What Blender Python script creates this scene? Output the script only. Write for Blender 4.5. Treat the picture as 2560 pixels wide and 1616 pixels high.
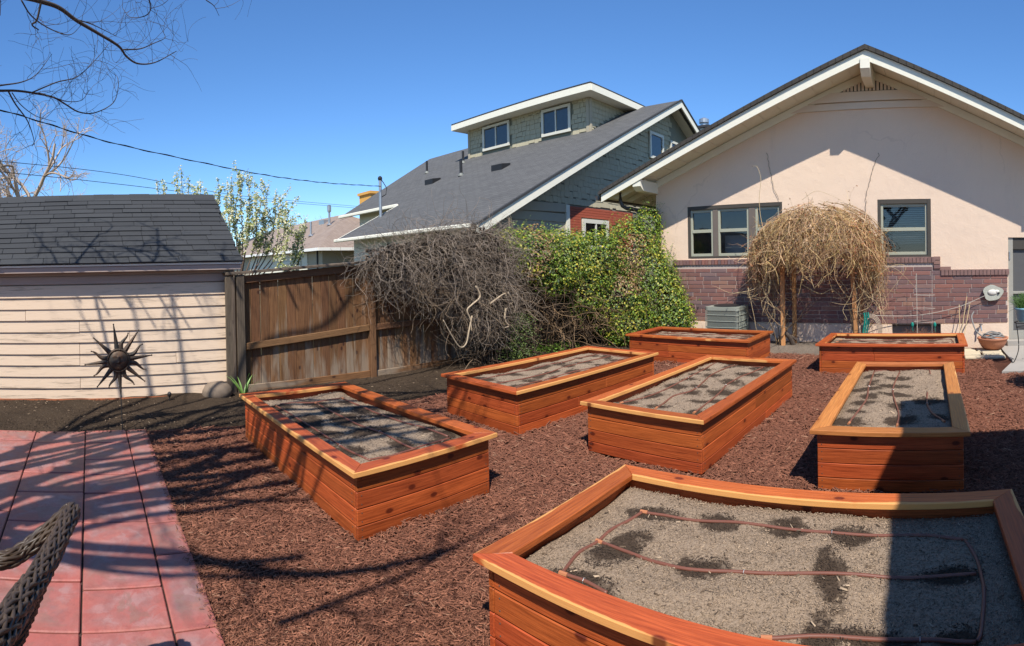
import bpy, math, random
import numpy as np
from mathutils import Vector, Matrix

SC = bpy.context.scene
for o in list(bpy.data.objects):
    bpy.data.objects.remove(o)
R = math.radians

# ------------------------------------------------------------------ camera (a phone panorama: cylindrical)
EYE = 1.8
F_PX, H_PX, W_PX, HT_PX = 1342.77, 670.41, 2560.0, 1616.0
PITCH, ROLL, YAW = R(0.406), R(-1.137), R(44.89)


def cam_axes():
    c, s = math.cos(YAW), math.sin(YAW)
    Ry = Matrix(((c, s, 0), (-s, c, 0), (0, 0, 1)))
    c, s = math.cos(PITCH), math.sin(PITCH)
    Rp = Matrix(((1, 0, 0), (0, c, -s), (0, s, c)))
    c, s = math.cos(ROLL), math.sin(ROLL)
    Rr = Matrix(((c, 0, s), (0, 1, 0), (-s, 0, c)))
    return Rr @ Rp @ Ry


CR = cam_axes()
cam = bpy.data.cameras.new('camera')
cam_ob = bpy.data.objects.new('camera', cam)
SC.collection.objects.link(cam_ob)
right, fwd, up = Vector(CR[0]), Vector(CR[1]), Vector(CR[2])
m = Matrix.Identity(4)
for i in range(3):
    m[i][0], m[i][1], m[i][2] = right[i], up[i], -fwd[i]
m[2][3] = EYE
cam_ob.matrix_world = m
cam.type = 'PANO'
cam.clip_start, cam.clip_end = 0.05, 4000
cam.panorama_type = 'CENTRAL_CYLINDRICAL'
cam.central_cylindrical_radius = 1.0
cam.central_cylindrical_range_u_min = -W_PX / 2 / F_PX
cam.central_cylindrical_range_u_max = W_PX / 2 / F_PX
cam.central_cylindrical_range_v_min = (H_PX - HT_PX) / F_PX
cam.central_cylindrical_range_v_max = H_PX / F_PX
SC.camera = cam_ob

# ------------------------------------------------------------------ light
SUN = Vector((-0.73, 0.80, -1.40)).normalized()          # the way the light travels
SHX, SHY = 0.73 / 1.40, -0.80 / 1.40                     # back along the ray, per metre of height
world = bpy.data.worlds.new('World')
SC.world = world
world.use_nodes = True
wn = world.node_tree
sky = wn.nodes.new('ShaderNodeTexSky')
sky.sky_type = 'NISHITA'
sky.sun_disc = False
sky.sun_elevation = math.asin(-SUN.z)
sky.sun_rotation = math.atan2(-SUN.x, -SUN.y)
sky.altitude = 0
sky.air_density = 1.0
sky.dust_density = 0.0
sky.ozone_density = 10.0
bg = wn.nodes['Background']
bg.inputs['Strength'].default_value = 0.105
sat = wn.nodes.new('ShaderNodeHueSaturation')             # the phone's vivid rendering of the clear sky
sat.inputs['Saturation'].default_value = 1.06
sat.inputs['Value'].default_value = 1.36
wn.links.new(sky.outputs['Color'], sat.inputs['Color'])
wn.links.new(sat.outputs['Color'], bg.inputs['Color'])
sun = bpy.data.lights.new('sun', 'SUN')
sun.energy = 5.0
sun.angle = R(0.53)
sun.color = (1.0, 0.97, 0.91)
sun_ob = bpy.data.objects.new('sun', sun)
sun_ob.rotation_euler = SUN.to_track_quat('-Z', 'Y').to_euler()
sun_ob.location = (6, -6, 12)
SC.collection.objects.link(sun_ob)
SC.view_settings.view_transform = 'Standard'
SC.view_settings.look = 'None'
SC.view_settings.exposure = 0.42
SC.view_settings.gamma = 1.0
SC.render.engine = 'CYCLES'
SC.cycles.max_bounces = 6
SC.cycles.diffuse_bounces = 3
SC.cycles.transparent_max_bounces = 12

# ------------------------------------------------------------------ helpers
rng = np.random.default_rng(7)
random.seed(7)
ORG = {}


def ray(px, py):
    a = (px - 1280) / F_PX
    d = Vector((math.sin(a), math.cos(a), -(py - H_PX) / F_PX))
    return CR.transposed() @ d


def at(px, py, X=None, Y=None, Z=None, r=None):
    """the point of the place that lies on this plane along a measured direction"""
    d = ray(px, py)
    o = Vector((0, 0, EYE))
    if r is not None:
        t = r / math.hypot(d.x, d.y)
    elif X is not None:
        t = X / d.x
    elif Y is not None:
        t = Y / d.y
    else:
        t = (Z - EYE) / d.z
    return o + d * t


class MB:
    def __init__(s):
        s.v, s.f, s.n, s.c = [], [], 0, []

    def add(s, v, f):
        v = np.asarray(v, float).reshape(-1, 3)
        s.v.append(v)
        n = s.n
        s.f.extend(tuple(i + n for i in q) for q in f)
        s.n += len(v)
        return s

    def box(s, lo, hi):
        x0, y0, z0 = lo
        x1, y1, z1 = hi
        return s.add([(x0, y0, z0), (x1, y0, z0), (x1, y1, z0), (x0, y1, z0), (x0, y0, z1), (x1, y0, z1), (x1, y1, z1), (x0, y1, z1)],
                     [(0, 3, 2, 1), (4, 5, 6, 7), (0, 1, 5, 4), (1, 2, 6, 5), (2, 3, 7, 6), (3, 0, 4, 7)])

    def poly(s, pts):
        return s.add(pts, [tuple(range(len(pts)))])

    def prism(s, pts, vec):
        """a polygon swept along vec"""
        p = np.asarray([tuple(q) for q in pts], float)
        n = len(p)
        q = p + np.asarray(tuple(vec), float)
        fs = [tuple(range(n))[::-1], tuple(range(n, 2 * n))]
        fs += [(i, (i + 1) % n, n + (i + 1) % n, n + i) for i in range(n)]
        return s.add(np.vstack([p, q]), fs)

    def tube(s, pts, r, sides=6, cap=True, twist=0.0):
        p = np.asarray([tuple(q) for q in pts], float)
        n = len(p)
        rr = np.broadcast_to(np.asarray(r, float), (n,))
        t = np.gradient(p, axis=0)
        t /= np.linalg.norm(t, axis=1)[:, None] + 1e-12
        ref = np.array([0, 0, 1.0]) if abs(t[:, 2]).mean() < 0.8 else np.array([1.0, 0, 0])
        a = np.cross(t, ref)
        a /= np.linalg.norm(a, axis=1)[:, None] + 1e-12
        b = np.cross(t, a)
        ang = np.arange(sides) * 2 * np.pi / sides + twist
        ring = p[:, None, :] + rr[:, None, None] * (np.cos(ang)[None, :, None] * a[:, None, :] + np.sin(ang)[None, :, None] * b[:, None, :])
        fs = []
        for i in range(n - 1):
            for j in range(sides):
                k = (j + 1) % sides
                fs.append((i * sides + j, i * sides + k, (i + 1) * sides + k, (i + 1) * sides + j))
        if cap:
            fs.append(tuple(range(sides))[::-1])
            fs.append(tuple((n - 1) * sides + j for j in range(sides)))
        return s.add(ring.reshape(-1, 3), fs)

    def lathe(s, prof, c=(0, 0, 0), seg=24):
        """prof: (radius, z) pairs"""
        vs = []
        for r_, z in prof:
            for j in range(seg):
                a = 2 * math.pi * j / seg
                vs.append((c[0] + r_ * math.cos(a), c[1] + r_ * math.sin(a), c[2] + z))
        fs = []
        for i in range(len(prof) - 1):
            for j in range(seg):
                k = (j + 1) % seg
                fs.append((i * seg + j, i * seg + k, (i + 1) * seg + k, (i + 1) * seg + j))
        fs.append(tuple(range(seg))[::-1])
        fs.append(tuple((len(prof) - 1) * seg + j for j in range(seg)))
        return s.add(vs, fs)

    def ball(s, c, r, seg=10, rings=6, jitter=0.0):
        r3 = np.broadcast_to(np.asarray(r, float), (3,))
        vs = [(c[0], c[1], c[2] - r3[2])]
        for i in range(1, rings):
            th = math.pi * i / rings
            for j in range(seg):
                a = 2 * math.pi * j / seg
                q = 1 + jitter * (random.random() - .5)
                vs.append((c[0] + r3[0] * q * math.sin(th) * math.cos(a), c[1] + r3[1] * q * math.sin(th) * math.sin(a), c[2] - r3[2] * q * math.cos(th)))
        vs.append((c[0], c[1], c[2] + r3[2]))
        fs = []
        for j in range(seg):
            fs.append((0, 1 + (j + 1) % seg, 1 + j))
        for i in range(rings - 2):
            for j in range(seg):
                k = (j + 1) % seg
                fs.append((1 + i * seg + j, 1 + i * seg + k, 1 + (i + 1) * seg + k, 1 + (i + 1) * seg + j))
        L = len(vs) - 1
        b = 1 + (rings - 2) * seg
        for j in range(seg):
            fs.append((b + j, b + (j + 1) % seg, L))
        return s.add(vs, fs)

    def mesh(s, name, off=(0, 0, 0), smooth=False):
        me = bpy.data.meshes.new(name)
        v = np.vstack(s.v) - np.asarray(tuple(off), float)
        me.from_pydata(v.tolist(), [], s.f)
        if smooth:
            me.polygons.foreach_set('use_smooth', [True] * len(me.polygons))
        me.update()
        return me


def fast_mesh(name, verts, loops, size, col=None, smooth=False):
    """big meshes: verts (n,3); loops flat index array of faces of equal size; col: per-vertex rgb"""
    me = bpy.data.meshes.new(name)
    verts = np.ascontiguousarray(verts, np.float32)
    loops = np.ascontiguousarray(loops, np.int32).ravel()
    nf = len(loops) // size
    me.vertices.add(len(verts))
    me.vertices.foreach_set('co', verts.ravel())
    me.loops.add(len(loops))
    me.loops.foreach_set('vertex_index', loops)
    me.polygons.add(nf)
    me.polygons.foreach_set('loop_start', np.arange(nf, dtype=np.int32) * size)
    if smooth:
        me.polygons.foreach_set('use_smooth', np.ones(nf, bool))
    me.update(calc_edges=True)
    if col is not None:
        at_ = me.attributes.new('col', 'FLOAT_COLOR', 'POINT')
        c4 = np.ones((len(verts), 4), np.float32)
        c4[:, :3] = col
        at_.data.foreach_set('color', c4.ravel())
    return me


def many_tubes(polys, radii, sides=3):
    """numpy tubes for thousands of strands; returns verts, quads"""
    V, Q, n0 = [], [], 0
    ang = np.arange(sides) * 2 * np.pi / sides
    ca, sa = np.cos(ang), np.sin(ang)
    for p, r in zip(polys, radii):
        p = np.asarray(p, float)
        n = len(p)
        t = np.gradient(p, axis=0)
        t /= np.linalg.norm(t, axis=1)[:, None] + 1e-9
        ref = np.array([.31, .22, .92]) if abs(t[:, 2]).mean() < .8 else np.array([.9, .3, .1])
        a = np.cross(t, ref)
        a /= np.linalg.norm(a, axis=1)[:, None] + 1e-9
        b = np.cross(t, a)
        rr = np.broadcast_to(np.asarray(r, float), (n,))[:, None, None]
        ring = p[:, None] + rr * (ca[None, :, None] * a[:, None] + sa[None, :, None] * b[:, None])
        V.append(ring.reshape(-1, 3))
        i = np.arange(n - 1)[:, None] * sides
        j = np.arange(sides)[None]
        k = (j + 1) % sides
        q = np.stack([i + j, i + k, i + sides + k, i + sides + j], -1).reshape(-1, 4) + n0
        Q.append(q)
        n0 += n * sides
    return np.vstack(V), np.vstack(Q)


def wpos(p):
    return ORG.get(p.name, Vector((0, 0, 0))) if p else Vector((0, 0, 0))


def tag(o, label=None, cat=None, group=None, kind=None):
    if label:
        o['label'] = label
    if cat:
        o['category'] = cat
    if group:
        o['group'] = group
    if kind:
        o['kind'] = kind
    return o


def link(o, parent=None):
    SC.collection.objects.link(o)
    if parent:
        o.parent = parent
    return o


def thing(name, loc, label=None, cat=None, group=None, kind=None, rz=0.0, local=False):
    o = bpy.data.objects.new(name, None)
    o.empty_display_size = 0.2
    o.location = loc
    o.rotation_euler = (0, 0, rz)
    link(o)
    ORG[o.name] = Vector((0, 0, 0)) if local else Vector(loc)
    return tag(o, label, cat, group, kind)


def setmat(me, mt):
    if mt is not None and len(me.materials) == 0:
        me.materials.append(mt)


def put(name, mb, mt, parent=None, label=None, cat=None, group=None, kind=None, smooth=False):
    """a mesh given in world coordinates, its origin at its parent's or at the centre of its base"""
    if isinstance(mb, MB):
        v = np.vstack(mb.v)
        lo, hi = v.min(0), v.max(0)
        base = Vector(((lo[0] + hi[0]) / 2, (lo[1] + hi[1]) / 2, lo[2]))
        me = mb.mesh(name, base, smooth)
    else:
        me, base = mb, Vector((0, 0, 0))
    setmat(me, mt)
    o = bpy.data.objects.new(name, me)
    o.location = base - wpos(parent)
    link(o, parent)
    ORG[o.name] = base if not (parent and parent.name in LOCAL) else base
    return tag(o, label, cat, group, kind)


LOCAL = set()
_bc = {}


def chamfer_box(L, W, T, c):
    key = (round(L, 3), round(W, 3), round(T, 3), round(c, 4))
    if key in _bc:
        return _bc[key]
    x, y, z = L / 2, W / 2, T / 2
    vs, idx = [], {}
    for sx in (-1, 1):
        for sy in (-1, 1):
            for sz in (-1, 1):
                for ax in range(3):
                    p = [sx * (x - c), sy * (y - c), sz * (z - c)]
                    p[ax] = (sx * x, sy * y, sz * z)[ax]
                    idx[(sx, sy, sz, ax)] = len(vs)
                    vs.append(p)
    fs = []
    order = [(-1, -1), (1, -1), (1, 1), (-1, 1)]
    for ax in range(3):
        for s_ in (-1, 1):
            q = []
            for u, w in order:
                k = [0, 0, 0]
                k[ax] = s_
                k[(ax + 1) % 3] = u
                k[(ax + 2) % 3] = w
                q.append(idx[(k[0], k[1], k[2], ax)])
            fs.append(q if s_ > 0 else q[::-1])
    for ax in range(3):                                  # edges run along ax
        b, d = (ax + 1) % 3, (ax + 2) % 3
        for u in (-1, 1):
            for w in (-1, 1):
                def g(e, f):
                    k = [0, 0, 0]
                    k[ax], k[b], k[d] = e, u, w
                    return idx[(k[0], k[1], k[2], f)]
                q = [g(-1, b), g(1, b), g(1, d), g(-1, d)]
                fs.append(q if u * w < 0 else q[::-1])
    for sx in (-1, 1):
        for sy in (-1, 1):
            for sz in (-1, 1):
                q = [idx[(sx, sy, sz, a)] for a in range(3)]
                fs.append(q if sx * sy * sz > 0 else q[::-1])
    me = bpy.data.meshes.new('board')
    me.from_pydata(vs, [], fs)
    me.update()
    _bc[key] = me
    return me


def frame(p0, p1, upv):
    ax = (Vector(p1) - Vector(p0)).normalized()
    z = Vector(upv)
    y = z.cross(ax).normalized()
    z = ax.cross(y).normalized()
    return Matrix((ax, y, z)).transposed()


def board(name, p0, p1, width, thick, upv, mt, parent, c=0.003, **kw):
    """a straight piece: local X runs along it, local Y is its width, local Z (towards upv) its thickness; p0-p1 is its centre line"""
    p0, p1 = Vector(p0), Vector(p1)
    L = (p1 - p0).length
    me = chamfer_box(L, width, thick, min(c, thick * .4, width * .4))
    if len(me.materials) and mt and me.materials[0] != mt:
        k = (me.name, mt.name)
        if k not in _bc:
            m2 = me.copy()
            m2.materials[0] = mt
            _bc[k] = m2
        me = _bc[k]
    setmat(me, mt)
    o = bpy.data.objects.new(name, me)
    mid = (p0 + p1) / 2
    M4 = frame(p0, p1, upv).to_4x4()
    M4.translation = mid - wpos(parent)
    link(o, parent)
    o.matrix_local = M4
    ORG[o.name] = mid
    return tag(o, **kw)


# ------------------------------------------------------------------ materials
class G:
    def __init__(s, name, rough=0.7, spec=0.3):
        s.m = bpy.data.materials.new(name)
        s.m.use_nodes = True
        s.t = s.m.node_tree
        s.b = s.t.nodes['Principled BSDF']
        s.b.inputs['Roughness'].default_value = rough
        s.b.inputs['Specular IOR Level'].default_value = spec

    def n(s, typ, out=0, set_=None, **kw):
        nd = s.t.nodes.new('ShaderNode' + typ)
        for k, v in (set_ or {}).items():
            setattr(nd, k, v)
        for k, v in kw.items():
            i = nd.inputs[int(k[1:])] if k[0] == 'i' and k[1:].isdigit() else nd.inputs[k.replace('_', ' ')]
            s.set(i, v)
        return nd.outputs[out]

    def set(s, i, v):
        if isinstance(v, bpy.types.NodeSocket):
            s.t.links.new(v, i)
        else:
            if hasattr(i.default_value, '__len__') and len(i.default_value) == 4 and len(v) == 3:
                v = (*v, 1)
            i.default_value = v

    def coord(s, out='Object', rand=True, scale=(1, 1, 1)):
        tc = s.t.nodes.new('ShaderNodeTexCoord').outputs[out]
        v = s.n('VectorMath', set_=dict(operation='MULTIPLY'), i0=tc, i1=scale)
        if rand:
            r_ = s.t.nodes.new('ShaderNodeObjectInfo').outputs['Random']
            k = s.n('Math', set_=dict(operation='MULTIPLY'), i0=r_, i1=91.7)
            v = s.n('VectorMath', set_=dict(operation='ADD'), i0=v, i1=k)
        return v

    def rand(s):
        return s.t.nodes.new('ShaderNodeObjectInfo').outputs['Random']

    def noise(s, v, scale=5, detail=4, rough=.55, dist=0.0):
        return s.n('TexNoise', Vector=v, Scale=scale, Detail=detail, Roughness=rough, Distortion=dist)

    def ramp(s, fac, stops):
        nd = s.t.nodes.new('ShaderNodeValToRGB')
        e = nd.color_ramp.elements
        while len(e) < len(stops):
            e.new(0.5)
        for el, (p, c) in zip(e, stops):
            el.position = p
            el.color = (*c, 1) if len(c) == 3 else c
        s.set(nd.inputs[0], fac)
        return nd.outputs[0]

    def mix(s, f, a, b, mode='MIX'):
        nd = s.t.nodes.new('ShaderNodeMix')
        nd.data_type = 'RGBA'
        nd.blend_type = mode
        nd.clamp_factor = True
        s.set(nd.inputs[0], f)
        s.set(nd.inputs[6], a)
        s.set(nd.inputs[7], b)
        return nd.outputs[2]

    def math(s, op, a, b=0.0):
        return s.n('Math', set_=dict(operation=op), i0=a, i1=b)

    def smooth(s, v, lo, hi):
        nd = s.t.nodes.new('ShaderNodeMapRange')
        nd.interpolation_type = 'SMOOTHSTEP'
        s.set(nd.inputs[0], v)
        nd.inputs[1].default_value = lo
        nd.inputs[2].default_value = hi
        return nd.outputs[0]

    def sep(s, v):
        nd = s.t.nodes.new('ShaderNodeSeparateXYZ')
        s.set(nd.inputs[0], v)
        return nd.outputs

    def color(s, c):
        c = s.mix(1.0, c, (1.0, .955, .875), 'MULTIPLY')
        s.set(s.b.inputs['Base Color'], c)
        return s

    def roughness(s, c):
        s.set(s.b.inputs['Roughness'], c)
        return s

    def bump(s, h, strength=0.3, dist=0.01):
        o = s.n('Bump', Height=h, Strength=strength, Distance=dist)
        s.t.links.new(o, s.b.inputs['Normal'])
        return s


def wood(name, dark, light, sap=None, knot=0.6, rough=0.6, weather=None, half=0.07, spec=.3, gscale=1.0):
    g = G(name, rough, spec)
    v = g.coord(scale=(1, 1, 1))
    gv = g.n('VectorMath', set_=dict(operation='MULTIPLY'), i0=v, i1=(1.1 * gscale, 17 * gscale, 17 * gscale))
    n1 = g.noise(gv, 1.6, 5, .6, .8)
    fv = g.n('VectorMath', set_=dict(operation='MULTIPLY'), i0=v, i1=(4 * gscale, 120 * gscale, 120 * gscale))
    n2 = g.noise(fv, 1.0, 3, .6)
    c = g.ramp(n1, [(.28, dark), (.5, tuple((a + b) / 2 for a, b in zip(dark, light))), (.72, light)])
    wa = g.t.nodes.new('ShaderNodeTexWave')
    wa.bands_direction = 'Y'
    g.set(wa.inputs['Vector'], g.n('VectorMath', set_=dict(operation='MULTIPLY'), i0=v, i1=(.16, 1, .4)))
    wa.inputs['Scale'].default_value = 14 * gscale
    wa.inputs['Distortion'].default_value = 9
    wa.inputs['Detail'].default_value = 3
    wa.inputs['Detail Scale'].default_value = 1.2
    c = g.mix(g.math('MULTIPLY', g.smooth(wa.outputs['Fac'], .55, .95), .45), c, tuple(x * .6 for x in dark))
    c = g.mix(.5, c, g.ramp(n2, [(.28, tuple(x * .42 for x in dark)), (.66, light)]))
    rnd = g.rand()
    hs = g.t.nodes.new('ShaderNodeHueSaturation')
    g.set(hs.inputs['Hue'], g.math('ADD', g.math('MULTIPLY', rnd, .013), .4935))
    g.set(hs.inputs['Value'], g.math('ADD', g.math('MULTIPLY', g.math('FRACT', g.math('MULTIPLY', rnd, 7.3)), .42), .80))
    g.set(hs.inputs['Color'], c)
    c = hs.outputs[0]
    if sap:
        tc = g.t.nodes.new('ShaderNodeTexCoord').outputs['Object']
        xyz = g.sep(tc)
        side = g.math('MULTIPLY', xyz[1], g.math('SUBTRACT', g.math('MULTIPLY', g.math('GREATER_THAN', g.math('FRACT', g.math('MULTIPLY', rnd, 13.1)), .5), 2.0), 1.0))
        wob = g.noise(g.n('VectorMath', set_=dict(operation='MULTIPLY'), i0=v, i1=(2.2, 4, 4)), 1.5, 4)
        e = g.math('ADD', g.math('DIVIDE', side, half), g.math('MULTIPLY', g.math('SUBTRACT', wob, .5), .95))
        amt = g.math('SUBTRACT', g.math('MULTIPLY', g.math('FRACT', g.math('MULTIPLY', rnd, 5.7)), .62), .40)
        f = g.smooth(g.math('ADD', e, amt), .86, .99)
        c = g.mix(g.math('MULTIPLY', f, .85), c, sap)
    if knot:
        kv = g.n('VectorMath', set_=dict(operation='MULTIPLY'), i0=v, i1=(3.0, 5.2, 5.2))
        vo = g.t.nodes.new('ShaderNodeTexVoronoi')
        vo.voronoi_dimensions = '2D'
        vo.inputs['Scale'].default_value = 1.0
        g.set(vo.inputs['Vector'], kv)
        keep = g.math('GREATER_THAN', g.sep(vo.outputs['Color'])[0], .62)
        kn = g.math('MULTIPLY', g.math('SUBTRACT', 1.0, g.smooth(vo.outputs['Distance'], .06, .12)), keep)
        halo = g.math('MULTIPLY', g.math('SUBTRACT', 1.0, g.smooth(vo.outputs['Distance'], .08, .34)), keep)
        c = g.mix(g.math('MULTIPLY', halo, .25 * knot), c, tuple(x * .6 for x in dark))
        c = g.mix(g.math('MULTIPLY', kn, knot), c, (dark[0] * .28, dark[1] * .2, dark[2] * .3))
    if weather:
        wv = g.noise(g.n('VectorMath', set_=dict(operation='MULTIPLY'), i0=v, i1=(.9, 6, 6)), 1.3, 4)
        lx = g.sep(g.t.nodes.new('ShaderNodeTexCoord').outputs['Object'])[0]
        wv = g.math('SUBTRACT', wv, g.math('MULTIPLY', lx, .20))
        c = g.mix(g.math('MULTIPLY', g.smooth(wv, .50, .74), .8), c, weather)
    g.color(c)
    g.bump(g.math('ADD', n1, g.math('MULTIPLY', n2, .6)), .35, .0025)
    g.roughness(g.math('ADD', g.math('MULTIPLY', n2, .25), rough - .12))
    return g.m


M = {}
M['redwood'] = wood('stained redwood', (.225, .038, .010), (.47, .104, .027), knot=.85, rough=.5)
M['redwood_cap'] = wood('stained redwood cap', (.34, .062, .016), (.53, .130, .036), sap=(.70, .36, .12), knot=.85, rough=.45, half=.066)
M['redwood_pale'] = wood('pale redwood cap', (.43, .125, .035), (.62, .24, .075), sap=(.74, .42, .16), knot=.7, rough=.45, half=.066)
M['cedar'] = wood('aged cedar picket', (.105, .045, .019), (.235, .118, .052), knot=.8, rough=.8, weather=(.27, .22, .17))
M['cedar_dark'] = wood('aged cedar rail', (.12, .055, .025), (.24, .125, .06), knot=.6, rough=.8)
M['greywood'] = wood('weathered grey wood', (.07, .052, .038), (.20, .155, .115), knot=.3, rough=.9)
M['post_new'] = wood('arbor post', (.46, .20, .08), (.64, .33, .14), knot=.5, rough=.7)


def plain(name, col, rough=.6, var=.12, scale=6, bump=0.0, spec=.3, metal=0.0, rand=True, bscale=60, detail=4):
    g = G(name, rough, spec)
    v = g.coord(rand=rand)
    n_ = g.noise(v, scale, detail, .6)
    c = g.mix(n_, tuple(x * (1 - var) for x in col), tuple(min(1, x * (1 + var)) for x in col))
    g.color(c)
    if bump:
        g.bump(g.noise(v, bscale, 3), bump, .004)
    g.b.inputs['Metallic'].default_value = metal
    return g.m


M['trim'] = plain('cream painted trim', (.78, .76, .66), .55, .06, 9, .15)
M['white'] = plain('white painted metal', (.8, .8, .78), .4, .04)
M['gutter_brown'] = plain('brown metal gutter', (.055, .045, .04), .4, .1, spec=.5)
M['sash'] = plain('olive grey window paint', (.36, .37, .30), .5, .08)
M['casing'] = plain('dark brown window casing', (.065, .058, .05), .6, .1)
M['mullion'] = plain('taupe painted mullion', (.15, .125, .11), .6, .08)
M['vinyl'] = plain('cream window frame', (.62, .61, .54), .4, .03)
M['blind'] = plain('pale blind slat', (.6, .6, .58), .5, .05)
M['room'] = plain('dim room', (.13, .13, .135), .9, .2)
M['curtain'] = plain('pale curtain', (.4, .42, .45), .8, .1)
M['steel'] = plain('galvanised pipe', (.45, .47, .5), .4, .1, metal=.8)
M['black'] = plain('black plastic', (.02, .02, .022), .5, .2)
M['cable'] = plain('black cable', (.012, .013, .016), .6, .1)
M['iron'] = plain('wrought iron', (.025, .024, .024), .55, .2)
M['concrete'] = plain('grey concrete', (.33, .31, .29), .85, .14, 3, .3)
M['terracotta'] = plain('terracotta', (.40, .17, .10), .8, .15, 8, .15)
M['potblue'] = plain('pale blue glazed pot', (.22, .42, .50), .3, .08, spec=.5)
M['teal'] = plain('teal hose', (.01, .22, .18), .4, .1)
M['hosegrey'] = plain('grey rubber hose', (.2, .2, .2), .5, .2)
M['wire'] = plain('pale wire', (.45, .42, .38), .5, .1)
M['bamboo'] = plain('bamboo stake', (.5, .38, .22), .7, .15)
M['lime'] = plain('pale stone', (.52, .45, .33), .85, .15, 5, .3)
M['tube'] = plain('brown drip tube', (.17, .066, .045), .45, .15, 20, spec=.4)
M['fitting'] = plain('light brown fitting', (.42, .17, .085), .5, .1)
M['mesh_metal'] = plain('grey green cabinet metal', (.25, .27, .24), .5, .08, spec=.4)
M['fin'] = plain('condenser fin', (.17, .18, .17), .5, .2)
M['boulder'] = plain('boulder', (.20, .155, .12), .9, .25, 7, .5)
M['edging'] = plain('rusty edging', (.38, .13, .06), .8, .3)

# stucco
g = G('pink stucco', .9, .15)
v = g.coord(rand=False)
n1 = g.noise(v, .7, 5, .6)
c = g.mix(n1, (.72, .555, .435), (.80, .63, .50))
st = g.noise(g.n('VectorMath', set_=dict(operation='MULTIPLY'), i0=v, i1=(2.2, 2.2, .35)), 1.7, 5, .7)
c = g.mix(g.math('MULTIPLY', g.smooth(st, .56, .8), .28), c, (.50, .40, .33))
bl = g.noise(v, .35, 3, .6, .5)
c = g.mix(g.math('MULTIPLY', g.smooth(bl, .45, .62), .22), c, (.62, .50, .43))
ck = g.t.nodes.new('ShaderNodeTexVoronoi')
ck.feature = 'DISTANCE_TO_EDGE'
ck.inputs['Scale'].default_value = .42
g.set(ck.inputs['Vector'], g.n('VectorMath', set_=dict(operation='ADD'), i0=v, i1=g.n('VectorMath', set_=dict(operation='MULTIPLY'), i0=g.n('TexNoise', out=1, Vector=v, Scale=2.5, Detail=4.0), i1=(.55, .55, .55))))
crack = g.math('MULTIPLY', g.math('LESS_THAN', ck.outputs['Distance'], .006), g.smooth(g.noise(v, .8, 2), .52, .62))
c = g.mix(g.math('MULTIPLY', crack, .16), c, (.36, .25, .20))
vo = g.t.nodes.new('ShaderNodeTexVoronoi')
vo.inputs['Scale'].default_value = 3.1
g.set(vo.inputs['Vector'], v)
dots = g.math('MULTIPLY', g.math('LESS_THAN', vo.outputs['Distance'], .035), g.math('GREATER_THAN', g.sep(vo.outputs['Color'])[1], .74))
c = g.mix(g.math('MULTIPLY', dots, .7), c, (.2, .14, .12))
g.color(c)
g.bump(g.math('ADD', g.noise(v, 45, 4, .6), g.math('MULTIPLY', g.noise(v, 3, 3), 2.5)), .5, .010)
M['stucco'] = g.m

# bricks
g = G('purple brown brick', .75, .25)
r_ = g.rand()
c = g.ramp(r_, [(0, (.15, .062, .055)), (.25, (.21, .08, .065)), (.5, (.11, .072, .085)), (.7, (.26, .095, .07)), (.85, (.14, .10, .12)), (1, (.30, .15, .10))])
v = g.coord()
n_ = g.noise(v, 14, 4, .65)
c = g.mix(g.math('MULTIPLY', n_, .5), c, (.27, .19, .175), 'MIX')
g.color(c)
g.bump(g.noise(v, 90, 3), .3, .003)
M['brick'] = g.m
M['mortar'] = plain('mortar', (.46, .39, .35), .95, .2, 8, .4)
M['redbrick'] = plain('red painted brick', (.33, .08, .045), .7, .15, 6, .2)

# shingles
g = G('dark asphalt shingle', .9, .15)
v = g.coord()
c = g.mix(g.rand(), (.034, .036, .041), (.048, .051, .057))
c = g.mix(g.math('MULTIPLY', g.noise(v, 140, 2, .7), .4), c, (.080, .082, .087))
g.color(c)
g.bump(g.noise(v, 260, 2, .7), .5, .003)
M['shingle'] = g.m


def rooftex(name, c1, c2, cm, axis_u, axis_v, tu=.33, tv=.14):
    """far shingled roof: rows and tabs too small to pick apart"""
    g = G(name, .9, .15)
    tc = g.t.nodes.new('ShaderNodeTexCoord').outputs['Object']
    x = g.sep(tc)
    cv = g.t.nodes.new('ShaderNodeCombineXYZ')
    g.set(cv.inputs[0], x[axis_u])
    g.set(cv.inputs[1], x[axis_v])
    br = g.t.nodes.new('ShaderNodeTexBrick')
    g.set(br.inputs['Vector'], cv.outputs[0])
    br.inputs['Scale'].default_value = 1.0
    br.inputs['Brick Width'].default_value = tu
    br.inputs['Row Height'].default_value = tv
    br.inputs['Mortar Size'].default_value = .008
    br.inputs['Color1'].default_value = (*c1, 1)
    br.inputs['Color2'].default_value = (*c2, 1)
    br.inputs['Mortar'].default_value = (*cm, 1)
    n_ = g.noise(tc, 1.3, 5, .7)
    c = g.mix(g.math('MULTIPLY', n_, .5), br.outputs['Color'], tuple(a * 1.35 for a in c2))
    g.color(c)
    row = g.math('FRACT', g.math('DIVIDE', x[axis_v], tv))
    g.bump(g.math('ADD', g.math('MULTIPLY', row, -.7), g.noise(tc, 60, 2)), .6, .02)
    return g.m


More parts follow.
